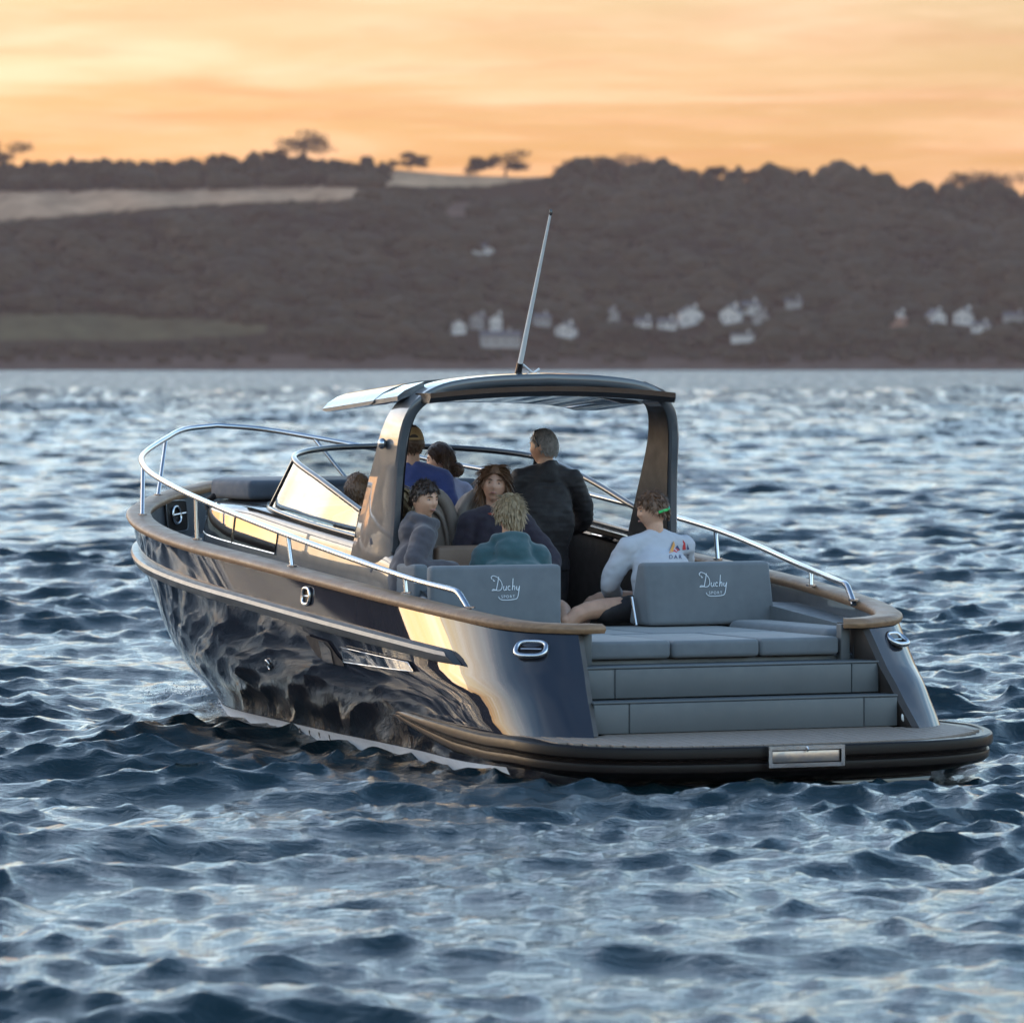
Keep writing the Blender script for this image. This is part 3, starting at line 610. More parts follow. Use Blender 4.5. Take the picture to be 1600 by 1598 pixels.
# --- sunpad
def cushion(name, u0, u1, v0, v1, z0, z1, m='cushion', bev=.028, parent=None, top=None):
    b = MB().box(u0, u1, v0, v1, z0, z1); o = b.build(name, m, parent or boat, bevel=bev, bseg=4)
    return o
MB().box(.47, 2.32, -1.12, 1.12, .36, .712).build('sunpad_base', 'step_grey', boat, bevel=.01)
for v0, v1, u0, z1 in ((.318, .90, .405, .828), (-.287, .312, .392, .825), (-.85, -.293, .40, .828)):
    cushion('sunpad_cushion', u0, 1.28, v0, v1, .716, z1)
for v0, v1 in ((.02, .90), (-.85, .014)): cushion('sunpad_cushion', 1.286, 2.25, v0, v1, .716, .829)
cushion('side_bolster', .62, 1.98, -1.17, -.865, .716, .868, 'cushion', .05); cushion('side_bolster', .62, 1.98, .915, 1.17, .716, .868, 'cushion', .05)
def backrest(s):
    v0, v1 = .29, 1.205; w0, w1 = .31, 1.235
    vs = [(1.985, w0, .838), (1.985, w1, .838), (2.07, w1 - .02, .838), (2.30, w0, .838), (2.03, v0, 1.243), (2.03, v1, 1.243), (2.13, v1, 1.243), (2.13, v0, 1.243)]
    m = MB().add([(a, b * s, c) for a, b, c in vs], [(0, 1, 2, 3), (7, 6, 5, 4), (0, 4, 5, 1), (1, 5, 6, 2), (2, 6, 7, 3), (3, 7, 4, 0)]); o = m.build('backrest', 'cushion', boat, bevel=.03, bseg=4)
    # embroidered lettering, 0.2 m wide, on the aft face; x to the right as read, y up
    ST = [[(.005, .150), (.0, .162), (.012, .172), (.03, .168), (.045, .160), (.066, .138), (.074, .112), (.066, .086), (.048, .078), (.028, .080), (.0, .078)],
          [(.052, .165), (.046, .135), (.038, .105), (.032, .082)], [(.012, .150), (.018, .138), (.024, .142)], [(.0, .078), (.012, .086), (.034, .081)],
          [(.086, .106), (.082, .088), (.090, .079), (.100, .088), (.106, .106), (.101, .086), (.107, .080)],
          [(.130, .102), (.122, .106), (.114, .094), (.119, .081), (.130, .082)],
          [(.153, .154), (.149, .120), (.143, .080)], [(.145, .088), (.150, .102), (.157, .107), (.162, .100), (.160, .080)],
          [(.176, .104), (.174, .086), (.182, .080), (.190, .090), (.196, .106), (.190, .078), (.184, .050), (.176, .030), (.16, .022), (.12, .018), (.08, .018), (.06, .022), (.046, .034), (.048, .041)]]
    cv = .795 if s > 0 else -.685; zb = 1.005
    def P(x, y):
        z = zb + y; return (1.985 + (z - .838) * .111 - .0035, cv - x, z)
    L_ = MB()
    for st in ST: L_.tube([P(*q) for q in spline(st, 5 * len(st))], .0028, 5)
    L_.build('lettering', 'print_white', o)
    cu = bpy.data.curves.new('sport', 'FONT'); cu.body = 'SPORT'; cu.size = .026; cu.space_character = 1.35; tmp = bpy.data.objects.new('t', cu); me = bpy.data.meshes.new_from_object(tmp)
    q = [P(.064 + v.co.x, .031 + v.co.y) for v in me.vertices]; t = MB().add(q, [tuple(p.vertices) for p in me.polygons]); t.build('lettering', 'print_white', o); bpy.data.objects.remove(tmp)
    MB().tube([(2.10, .275 * s, .84), (2.16, .272 * s, 1.02)], .012, 8).build('hinge', 'steel', o)
both(backrest)
# --- decks, coachroof, coaming
def zdeck(u): return zsheer(u) - .30 + .19 * max(0, min(1, (3.4 - u) / 1.2))
CR = spline([(2.2, 1.06), (3.0, 1.06), (3.6, 1.045), (4.5, 1.055), (5.4, 1.04), (6.1, 1.01), (6.55, .92), (6.85, .72), (7.02, .40), (7.08, 0)], 60)
def ztop(u): return float(np.interp(u, [2.2, 2.7, 3.05, 3.6, 5.45, 6.2, 7.1], [.93, 1.12, 1.31, 1.375, 1.545, 1.56, 1.55]))
def decks():
    us = np.linspace(.5, 8.25, 60); G = []
    k = np.argsort(IB[:, 0])
    for u in us:
        vo = float(np.interp(u, IB[k, 0], IB[k, 1])) + .02; vi = float(np.interp(u, np.sort(CR[:, 0]), CR[np.argsort(CR[:, 0]), 1])) - .03 if u < 7.08 else 0; vi = max(vi, 1.19 * min(1, max(0, (2.6 - u) / .4)) if u < 2.6 else 0); vi = min(max(0, vi), vo); G.append([(u, vo, zdeck(u)), (u, (vo + vi) / 2, zdeck(u) + .006), (u, vi, zdeck(u) + .008), (u, vi - .004, zdeck(u) - (.17 if u < 2.6 else .0))])
    m = MB(); m.grid(G); m.grid(np.array(G) * MIR, flip=True); m.build('side_deck', 'deck_grey', boat, 60)
    # coachroof shell
    P = np.vstack([CR, (CR * [1, -1])[::-1][1:]]); d = np.gradient(P, axis=0); n = np.stack([d[:, 1], -d[:, 0]], -1); n /= np.linalg.norm(n, axis=1)[:, None] + 1e-9; n = n if n[20][1] > 0 else -n
    prof = lambda u: [(.055, zdeck(min(u, 8)) - .02), (-.006, ztop(u) - .10), (-.012, ztop(u) - .045), (-.04, ztop(u) - .012), (-.085, ztop(u)), (-.16, ztop(u) + .004)]
    m = MB(); m.grid([[(p[0] + q[0] * a, p[1] + q[1] * a, b) for a, b in prof(p[0])] for p, q in zip(P, n)], flip=True); m.build('coachroof', 'pewter_paint', boat, 40)
    # foredeck top of the coachroof ahead of the windscreen
    T = []
    for u in np.linspace(5.2, 6.98, 16):
        hv = max(.02, float(np.interp(u, np.sort(CR[:, 0]), CR[np.argsort(CR[:, 0]), 1])) - .10); T.append([(u, hv * c, ztop(u) + .006 + .03 * (1 - c * c)) for c in np.linspace(1, -1, 13)])
    MB().grid(T).build('coachroof_top', 'pewter_paint', boat, 60)
    # side windows: one long gloss pane each side with a bright lower bead
    def pane(s):
        G = []
        for u in np.linspace(6.62, 4.93, 24):
            vv = float(np.interp(u, np.sort(CR[:, 0]), CR[np.argsort(CR[:, 0]), 1])); du = .02; v2 = float(np.interp(u - du, np.sort(CR[:, 0]), CR[np.argsort(CR[:, 0]), 1])); nx = (v2 - vv) / du
            zb = np.interp(u, [4.93, 6.62], [1.235, 1.345]); zt = np.interp(u, [4.93, 5.5, 6.62], [1.385, 1.445, 1.525]); G.append([(u + nx * .006, (vv + .006 + .055 * (1 - (z - zdeck(u)) / (ztop(u) - .1 - zdeck(u))) - .004) * s, z) for z in np.linspace(zb, zt, 5)])
        m = MB(); m.grid(G, flip=s > 0); o = m.build('cabin_window', 'dark_glass', boat, 60); MB().tube([g[0] for g in G], .006, 6).build('window_bead', 'steel', o); j = len(G) // 2; MB().tube([np.array(G[j][0]) + [0, .002 * s, 0], np.array(G[j][-1]) + [0, .002 * s, 0]], .007, 5).build('window_bar', 'black_trim', o)
    both(pane)
    pad = MB(); P = [(5.85, .88), (6.55, .88), (6.95, .68), (7.10, .3), (7.10, -.3), (6.95, -.68), (6.55, -.88), (5.85, -.88)]
    MB().prism(P, 1.578, 1.715).build('bow_sunpad', 'cushion_dark', boat, bevel=.04, bseg=4)
    for u, v in ((6.92, .55), (6.78, .76), (6.45, .93)): MB().tube([(u + .02, v + .01, 1.50), (u + .03, v + .02, 1.56), (u - .03, v - .02, 1.60)], .018, 8).build('cleat_strap', 'fabric_black', boat)
decks()
def interior():
    MB().box(2.0, 5.3, -1.03, 1.03, .22, .33).build('cockpit_sole', 'teak_deck', boat)
    def wall(s):
        us = np.linspace(2.3, 5.6, 40); G = [[(u, s * .985, .30), (u, s * .985, ztop(u) - .02), (u, s * 1.04, ztop(u) - .004)] for u in us]; m = MB(); m.grid(G, flip=s > 0); m.build('cockpit_lining', 'inner_brown', boat, 60)
        MB().tube([(3.1, s * .99, ztop(3.1) - .06), (5.2, s * .97, ztop(5.2) - .07)], .022, 8).build('coaming_trim', 'black_trim', boat)
    both(wall)
    MB().box(5.3, 5.36, -1.0, 1.0, .3, 1.50).build('companion_bulkhead', 'inner_brown', boat, bevel=.01)
    MB().box(4.75, 5.3, -1.0, -.15, 1.12, 1.50).build('helm_console', 'inner_brown', boat, bevel=.04, bseg=3)
    MB().tube([(3.88, -.965, 1.345), (3.94, -.94, 1.35), (4.14, -.94, 1.365), (4.2, -.965, 1.37)], .011, 8).build('grab_handle', 'steel', boat)
    MB().box(2.32, 3.3, .62, 1.0, .33, .74).build('bench_base', 'step_grey', boat, bevel=.02); MB().box(2.32, 2.9, -.98, -.15, .33, .74).build('bench_base', 'step_grey', boat, bevel=.02); MB().box(2.4, 3.0, .02, .60, .33, .74).build('bench_base', 'step_grey', boat, bevel=.02)
    cushion('bench_cushion', 2.32, 3.3, .62, .98, .742, .80); cushion('bench_cushion', 2.32, 2.9, -.97, -.15, .742, .80); cushion('bench_cushion', 2.4, 3.0, .02, .60, .742, .80)
    cushion('bench_back', 2.58, 2.93, .975, 1.075, .8, 1.235, 'cushion', .03)
    MB().box(3.12, 3.2, .12, .68, .33, 1.335).build('seat_pedestal', 'tan_panel', boat, bevel=.03, bseg=3)
    for c in (.52, .115):
        out = [(c + x, z) for x, z in ((-.20, .80), (-.215, 1.2), (-.20, 1.45), (-.15, 1.60), (-.06, 1.675), (.06, 1.675), (.15, 1.60), (.20, 1.45), (.215, 1.2), (.20, .80))]
        S_ = spline(out, 40); m = MB(); pts = [(3.60, y, z) for y, z in S_] + [(3.72, y, z) for y, z in S_]; k = len(S_); m.add(pts, [tuple(range(k)), tuple(range(2 * k - 1, k - 1, -1))] + [(i, k + i, k + i + 1, i + 1) for i in range(k - 1)] + [(0, k - 1, 2 * k - 1, k)]); sb = m.build('helm_seat', 'tan_leather', boat, 40)
        MB().tube([(3.60, c + (y - c) * .88, z - .015) for y, z in S_], .045, 10).build('seat_roll', 'tan_leather', sb, 80)
        q = spline([(c + x * .66, z) for x, z in ((-.2, .95), (-.2, 1.3), (-.13, 1.5), (0, 1.565), (.13, 1.5), (.2, 1.3), (.2, .95))], 26); MB().tube([(3.575, y, z) for y, z in q], .016, 8).build('seat_piping', 'tan_leather', sb, 80)
        q = [(3.582, c + x, 1.17 + .015 * math.cos(x * 12)) for x in np.linspace(-.12, .12, 9)]; MB().tube(q, .010, 6).build('seat_piping', 'tan_leather', sb, 80)
        MB().box(3.22, 3.6, c - .19, c + .19, .95, 1.05).build('seat_cushion', 'tan_leather', sb, bevel=.04, bseg=3)
interior()
# --- windscreen
WB = [(3.62, 1.03, 1.385), (4.5, 1.035, 1.465), (5.2, .985, 1.535), (5.62, .80, 1.567), (5.88, .45, 1.580), (5.96, 0, 1.585)]
WT = [(3.60, 1.005, 1.555), (4.3, .985, 1.735), (4.92, .925, 1.868), (5.25, .74, 1.915), (5.50, .40, 1.943), (5.58, 0, 1.952)]
def windscreen():
    B = spline(WB, 40); T = spline(WT, 40); B = np.vstack([B, (B * MIR)[::-1][1:]]); T = np.vstack([T, (T * MIR)[::-1][1:]]); k = len(B)
    segs = [(0, 19), (19, k - 20), (k - 20, k - 1)]
    for a, b in segs:
        m = MB(); G = np.stack([B[a:b + 1] * .5 + B[a:b + 1] * .5, B[a:b + 1] * .5 + T[a:b + 1] * .5, T[a:b + 1]], 1); m.grid(G); m.build('windscreen_pane', 'screen_glass', boat, 60)
    fr = MB(); fr.tube(T, .021, 8); f = fr.build('windscreen_frame', 'black_trim', boat, 60)
    MB().tube(B, .016, 8).build('windscreen_base', 'black_trim', f, 60)
    for j in (0, k - 1): MB().tube([B[j], T[j]], .02, 8).build('frame_post', 'black_trim', f)
    for j in (19, k - 20): MB().tube([B[j], T[j]], .014, 8).build('frame_post', 'black_trim', f)
windscreen()
# --- hardtop arch and roof
def arch():
    path = [(1.01, .98), (1.01, 1.30), (1.0, 1.6), (.99, 1.9), (.975, 2.08), (.93, 2.22), (.83, 2.315), (.68, 2.375), (.4, 2.410), (0, 2.425)]
    S_ = spline(path, 46); S_ = np.vstack([S_, (S_ * [-1, 1])[::-1][1:]]); G = []
    d = np.gradient(S_, axis=0); n = np.stack([-d[:, 1], d[:, 0]], -1); n /= np.linalg.norm(n, axis=1)[:, None]; n = -n if n[3][0] < 0 else n
    for (v, z), q in zip(S_, n):
        on = abs(v) > .9 or z < 2.2
        uf = np.interp(z, [1.0, 1.36, 1.95, 2.14, 2.3, 2.42], [3.85, 3.67, 3.34, 3.25, 3.17, 3.12]); ua = np.interp(z, [1.0, 1.3, 1.82, 2.12, 2.3, 2.42], [3.12, 3.04, 3.0, 2.95, 2.90, 2.85]); h = .035
        r = []
        for (a, b) in ((0, -.6), (.04, -1), (.5, -1.1), (.96, -1), (1, -.6), (1, .6), (.96, 1), (.5, 1.15), (.04, 1), (0, .6)): r.append((ua + (uf - ua) * a, v + q[0] * h * b, z + q[1] * h * b))
        G.append(r)
    m = MB(); m.grid(G, cv=True, caps=(1, 1)); o = m.build('hardtop_arch', 'pewter_paint', boat, 40)
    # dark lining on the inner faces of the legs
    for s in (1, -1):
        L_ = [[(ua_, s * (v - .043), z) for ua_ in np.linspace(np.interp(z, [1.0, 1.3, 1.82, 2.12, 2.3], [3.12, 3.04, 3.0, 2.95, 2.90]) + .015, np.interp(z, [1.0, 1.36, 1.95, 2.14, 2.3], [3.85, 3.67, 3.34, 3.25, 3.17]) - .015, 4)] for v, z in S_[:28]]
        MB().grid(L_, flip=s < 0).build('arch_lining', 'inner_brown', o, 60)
    MB().ell((3.16, 1.05, 2.005), (.032, .03, .036), 8, 14).build('arch_light', 'steel', o)
    # roof panel forward of the arch with an open sunroof slot behind it, and the aft lip over the arch
    def roof(name, u0, u1, hv, dz, m_, fz=.055, nose=.22):
        nu, nv = 14, 31; top = []; bot = []
        for i in range(nu):
            r1 = []; r2 = []
            for j in range(nv):
                c = -1 + 2 * j / (nv - 1); v = c * hv; ue = u1 + (nose * (1 - c * c) if nose else 0); u = u0 + (ue - u0) * i / (nu - 1); e = 1 - abs(c)**10; z = dz - (.05 * abs(c)**2.2 + .10 * abs(c)**8 + .07 * (u - 3.4) if nose else .045 * c * c)
                th = fz * (.25 + .75 * min(1, (1 - abs(c)) * 9) if nose else 1.3) * (1 if i not in (0, nu - 1) else .5); r1.append((u, v, z)); r2.append((u, v, z - th))
            top.append(r1); bot.append(r2)
        g = MB(); g.grid(top, flip=True); g.grid(bot)
        for A, fl in ((0, 0), (nu - 1, 1)): g.grid([top[A], bot[A]], flip=bool(fl))
        for A, fl in ((0, 1), (nv - 1, 0)): g.grid([[r[A] for r in top], [r[A] for r in bot]], flip=bool(fl))
        return g.build(name, m_, boat, 35)
    roof('roof_panel', 3.42, 4.27, 1.0, 2.435, 'pewter_paint', .10, .26); roof('roof_lip', 2.76, 3.0, .885, 2.378, 'black_trim', .05, .0)
    for s in (1, -1):
        P = []
        for u in np.linspace(3.05, 3.5, 6): P.append([(u, s * a_, 2.435 - .05 * a_**2.2 - .10 * a_**8 - .07 * (u - 3.4) + b_ - .004) for a_, b_ in ((.80, 0), (.94, 0), (.99, 0), (.99, -.03), (.80, -.06))])
        MB().grid(P, cv=True, caps=(1, 1), flip=s > 0).build('roof_side', 'pewter_paint', boat, 40)
    a = MB(); a.tube([(3.334, 0, 2.40), (3.30, 0, 2.50), (3.24, 0, 2.62), (3.20, 0, 2.71), (2.82, 0, 3.50)], [.020, .018, .017, .016, .008], 10); an = a.build('aerial', 'plastic_white', boat)
    MB().tube([(3.325, 0, 2.44), (3.285, 0, 2.53)], [.024, .021], 10).build('aerial_base', 'black_trim', an); MB().ell((2.815, 0, 3.51), (.012, .012, .022), 6, 8).build('aerial_tip', 'black_trim', an)
    MB().tube([(3.29, -.02, 2.52), (3.30, -.10, 2.46), (3.31, -.15, 2.49)], .008, 6).build('lashing', 'plastic_white', an)
arch()
# --- rails
RP = [(1.138, 1.345, .99), (1.165, 1.350, 1.02), (1.255, 1.363, 1.098), (1.30, 1.368, 1.117), (1.91, 1.444, 1.185), (3.52, 1.565, 1.405), (5.36, 1.475, 1.613), (6.4, 1.35, 1.73), (7.1, 1.18, 1.805), (7.6, .98, 1.875), (8.158, .585, 1.978), (8.5, .30, 2.04), (8.62, 0, 2.065)]
def rails():
    P = np.vstack([spline(RP[:4], 14), spline(RP[3:], 70)[1:]]); P = np.vstack([P, (P * MIR)[::-1][1:]]); m = MB(); m.tube(P, .0195, 12); r = m.build('guard_rail', 'steel', boat, 80)
    for b, t in (((1.895, 1.44), (1.91, 1.444, 1.185)), ((3.47, 1.558), (3.52, 1.565, 1.405)), ((5.34, 1.475), (5.36, 1.475, 1.613)), ((6.86, 1.28), (7.1, 1.18, 1.805)), ((7.8, .79), (8.158, .585, 1.978))):
        for s in (1, -1):
            zb = zsheer(b[0]) + .03; q = MB(); q.tube([(b[0], b[1] * s, zb), (t[0], t[1] * s, t[2])], .015, 10); o = q.build('stanchion', 'steel', r, 60); MB().tube([(b[0], b[1] * s, zb), (b[0], b[1] * s, zb + .012)], .034, 14).build('stanchion_foot', 'steel', o)
    for s in (1, -1): MB().tube([(1.138, 1.345 * s, zsheer(1.14) + .03), (1.138, 1.345 * s, zsheer(1.14) + .042)], .034, 14).build('rail_foot', 'steel', r)
rails()
# --- hull fittings
def fairlead(u, z, w, h, s=1, r=.013):
    p, n = hull_pt(u, z, s); t = Vector((0, 0, 1)).cross(n).normalized(); b = n.cross(t); pts = []
    for a in np.linspace(0, 2 * math.pi, 28, endpoint=False): c_, s_ = math.cos(a), math.sin(a); pts.append(p + n * .010 + t * (w * math.copysign(abs(c_)**.6, c_)) + b * (h * math.copysign(abs(s_)**.7, s_)))
    o = MB().tube(pts, r, 8, closed=True).build('fairlead', 'steel', boat, 80); q = MB(); q.add([x - n * .006 for x in pts], [tuple(range(len(pts)))]); q.build('fairlead_mouth', 'rubber', o)
    MB().tube([p + n * .006 - t * w * .7, p + n * .006 + t * w * .7], .006, 6).build('fairlead_roller', 'steel', o)
fairlead(3.05, 1.025, .058, .052, 1); fairlead(.38, .79, .095, .058, 1, .017); fairlead(.34, .80, .085, .055, -1, .017)
def bow_pocket():
    # recessed mooring locker in the inside of the bow bulwark
    c = Vector((7.815, .65, 1.425)); n = Vector((-.687, -.722, .085)).normalized(); t = Vector((0, 0, 1)).cross(n).normalized(); b = n.cross(t)
    P = lambda x, y, o=0.: c + t * x + b * y + n * o
    f = MB(); fr = spline([(-.20, -.09), (-.17, -.115), (.15, -.115), (.19, -.08), (.19, .07), (.16, .10), (-.17, .10), (-.20, .07), (-.20, -.09)], 40); f.add([P(x, y, .012) for x, y in fr], [tuple(range(40))]); fo = f.build('bow_locker', 'rubber', boat)
    MB().tube([P(x, y, .014) for x, y in fr[:-1]], .006, 6, closed=True).build('locker_rim', 'pewter_paint', fo, 80)
    MB().tube([P(.075 * math.cos(a) - .03, .062 * math.copysign(abs(math.sin(a))**.7, math.sin(a)), .022) for a in np.linspace(0, 6.28, 22, endpoint=False)], .011, 7, closed=True).build('locker_ring', 'steel', fo, 80); MB().tube([P(-.12, .0, .024), P(.14, .012, .024)], .007, 6).build('locker_bar', 'steel', fo)
bow_pocket()
def vent():
    # scooped air intake with a clear spray panel behind it
    def q(u, z, off=.014): p, n = hull_pt(u, z); return p + n * off
    G = [[q(u, z) for z in np.linspace(zt, zb, 6)] for u, zt, zb in ((3.10, .772, .765), (3.06, .775, .70), (2.98, .765, .645), (2.86, .755, .615), (2.74, .745, .605), (2.62, .66, .60), (2.54, .625, .60))]
    MB().grid(G, flip=False).build('air_intake', 'fabric_black', boat, 60); G2 = [[q(u, z, .022) for z in np.linspace(zt, zb, 3)] for u, zt, zb in ((2.88, .75, .62), (2.80, .748, .61), (2.70, .70, .605))]; MB().grid(G2).build('intake_vane', 'black_trim', boat, 60)
    e = [q(2.51, .725, .018), q(1.52, .668, .018), q(1.44, .612, .018), q(2.51, .630, .018)]
    G = [[e[0] + (e[1] - e[0]) * t + ((e[3] + (e[2] - e[3]) * t) - (e[0] + (e[1] - e[0]) * t)) * w_ for w_ in (0, .5, 1)] for t in np.linspace(0, 1, 12)]
    G = [[q(p.x, p.z, .020) for p in r] for r in G]; o = MB().grid(G).build('hull_window', 'dark_glass', boat, 60)
    edge = [r[0] for r in G] + [G[-1][1]] + [r[2] for r in G[::-1]] + [G[0][1]]; MB().tube(edge, .0042, 6, closed=True).build('window_rim', 'steel', o, 60)
    p, n = hull_pt(4.05, .535); t = Vector((0, 0, 1)).cross(n).normalized(); b = n.cross(t); MB().tube([p + n * .008 + t * .026 * math.cos(a) + b * .034 * math.sin(a) for a in np.linspace(0, 6.28, 18, endpoint=False)], .008, 7, closed=True).build('skin_fitting', 'steel', boat, 80)
vent()

# ---------------------------------------------------------------- people
from mathutils.bvhtree import BVHTree
def V3(*a): return Vector(a)
def evalmesh(mb, voxel, smooth=4, name='m'):
    me = mb.mesh(name, 180); o = bpy.data.objects.new('tmp', me); COL.objects.link(o)
    r = o.modifiers.new('r', 'REMESH'); r.mode = 'VOXEL'; r.voxel_size = voxel; r.use_smooth_shade = True
    if smooth: s = o.modifiers.new('s', 'SMOOTH'); s.iterations = smooth; s.factor = .5
    dg = bpy.context.evaluated_depsgraph_get(); out = bpy.data.meshes.new_from_object(o.evaluated_get(dg)); bpy.data.objects.remove(o); bpy.data.meshes.remove(me); out.name = name; return out
def limb(m, pts, rad, seg=12):
    m.tube(spline(pts, 4 * len(pts)), np.interp(np.linspace(0, 1, 4 * len(pts)), np.linspace(0, 1, len(rad)), rad), seg)
    for p, r in zip(pts, np.interp(np.linspace(0, 1, len(pts)), np.linspace(0, 1, len(rad)), rad)): m.ell(p, (r, r, r), 8, 12)
HR = (.097, .077, .118)
def head_pts(nu=56, nv=76):
    P = np.zeros((nu + 1, nv, 3))
    for i in range(nu + 1):
        a = math.pi * (i + .05) / (nu + .1)
        for j in range(nv):
            b = 2 * math.pi * j / nv; dx, dy, dz = math.sin(a) * math.cos(b), math.sin(a) * math.sin(b), math.cos(a)
            x, y, z = HR[0] * dx, HR[1] * dy, HR[2] * dz
            if z < 0:
                t = -z / HR[2]; y *= 1 - .30 * t**1.3
                if x > 0: x *= 1 - .06 * t
                else: x *= 1 - .45 * t
            if x > .02:                                   # face
                g = lambda cy, cz, sy, sz: math.exp(-((y - cy) / sy)**2 - ((z - cz) / sz)**2)
                x += .006 * (g(.028, .030, .024, .010) + g(-.028, .030, .024, .010))          # brow
                x -= .011 * (g(.031, .008, .017, .013) + g(-.031, .008, .017, .013))          # eye sockets
                for k in range(6): q = k / 5; x += (.006 + .013 * q) * .55 * g(0, .018 - .045 * q, .007 + .005 * q, .009)  # nose
                x += .006 * (g(.038, -.022, .018, .018) + g(-.038, -.022, .018, .018))        # cheeks
                x += .006 * g(0, -.052, .022, .007) + .006 * g(0, -.064, .020, .007) - .005 * g(0, -.0580, .022, .0025) - .004 * g(0, -.078, .025, .008)
                x += .010 * g(0, -.098, .022, .016)
            P[i, j] = (x, y, z)
    return P
HEADP = head_pts()
def frame(f, tilt=0, roll=0):
    f = Vector(f).normalized(); l = V3(0, 0, 1).cross(f).normalized(); u = f.cross(l)
    M = Matrix((f, l, u)).transposed(); return M @ Matrix.Rotation(tilt, 3, 'Y') @ Matrix.Rotation(roll, 3, 'X')
def hand(m, w_, d, n, s=1, curl=.5):
    """palm at wrist w_ pointing along d, palm normal n, five bent fingers"""
    d = d.normalized(); n = (n - d * n.dot(d)).normalized(); t = d.cross(n) * s; c = w_ + d * .05
    R_ = Matrix((d, t, n)).transposed(); m.ell(c, (.055, .042, .019), 8, 12, R_)
    for i, (o, L_) in enumerate(((-.030, .065), (-.011, .075), (.010, .072), (.029, .056))):
        a = c + d * .038 + t * o; b = a + d * L_ * .5 + n * curl * .012; e = b + d * L_ * .4 + n * curl * .035; m.tube([a - d * .02, a, b, e], [.0095, .0092, .0088, .0075], 8); m.ell(e, (.0076,) * 3, 6, 8)
    a = w_ + d * .025 - t * .032; b = a + d * .032 - t * .026; e = b + d * .030 + n * .012; m.tube([a, b, e], [.012, .0105, .0085], 8); m.ell(e, (.0086,) * 3, 6, 8)
def hairmask(p, z0, back=-.07):
    x, y, z = p; return z > np.interp(x / .1, [-1, -.3, .15, .45, .9], [back, back * .55, -.005, .03, z0])
def hair(parent, hc, M, m_, n=489, L_=.055, thick=.016, z0=.062, back=-.075, wild=.3, down=.6, seed=1, fringe=0, part=0, long=0, r=.0030, part_x=.02):
    g = random.Random(seed); b = MB(); P = HEADP * (1 + thick / .1); nu, nv = P.shape[:2]; idx = {}; vs = []; fs = []
    P = P.copy(); P[..., 0] = np.clip(P[..., 0], -.2, HR[0] * (1 + thick / .1))
    for i in range(nu - 1):
        for j in range(nv):
            q = [(i, j), (i + 1, j), (i + 1, (j + 1) % nv), (i, (j + 1) % nv)]
            if all(hairmask(HEADP[a][c], z0, back) for a, c in q):
                f = []
                for k in q:
                    if k not in idx: idx[k] = len(vs); w_ = P[k] * (1 + g.gauss(0, .012)); vs.append(M @ Vector(w_) + hc)
                    f.append(idx[k])
                fs.append(f)
    b.add(vs, fs); roots = []
    while len(roots) < n:
        d = Vector((g.gauss(0, 1), g.gauss(0, 1), g.gauss(.35, 1))).normalized(); p = Vector((d.x * HR[0], d.y * HR[1], d.z * HR[2]))
        if hairmask(p, z0, back): roots.append((p, d))
    for p, d in roots:
        n_ = d.copy(); fl = Vector((p.x - part_x - .0, p.y * 1.3, 0)); fl = fl.normalized() if fl.length > 1e-4 else Vector((-1, 0, 0))
        if part: fl = Vector((-.45, math.copysign(1, p.y + .004), 0)).normalized()
        if fringe and p.x > 0: fl = (fl + Vector((fringe, 0, 0))).normalized()
        t = (fl * .8 + V3(0, 0, -down * (1.2 - d.z))); t = (t - n_ * t.dot(n_)).normalized() + n_ * wild * g.uniform(.2, 1.2) + Vector((g.gauss(0, 1), g.gauss(0, 1), g.gauss(0, 1))) * wild * .35
        l = L_ * g.uniform(.6, 1.25) * (1 + long * max(0, .6 - d.z)); q = p * (1 + thick * .55 / .1); pts = [q]; k = 5
        for i in range(k):
            q = q + t.normalized() * l / k; t = t + V3(0, 0, -.22 * down) + Vector((g.gauss(0, .12), g.gauss(0, .12), g.gauss(0, .08)))
            s_ = max(abs(q.x) / (HR[0] * 1.05), 1e-6); e_ = math.sqrt((q.x / HR[0])**2 + (q.y / HR[1])**2 + (q.z / HR[2])**2)
            if e_ < 1.07: q = q * (1.07 / e_)
            pts.append(q)
        b.tube([M @ x + hc for x in pts], [r * 1.1, r * 1.2, r * 1.1, r * .9, r * .6, r * .25], 4, sc=(1.6, .7))
    return b.build('hair', m_, parent, 70)
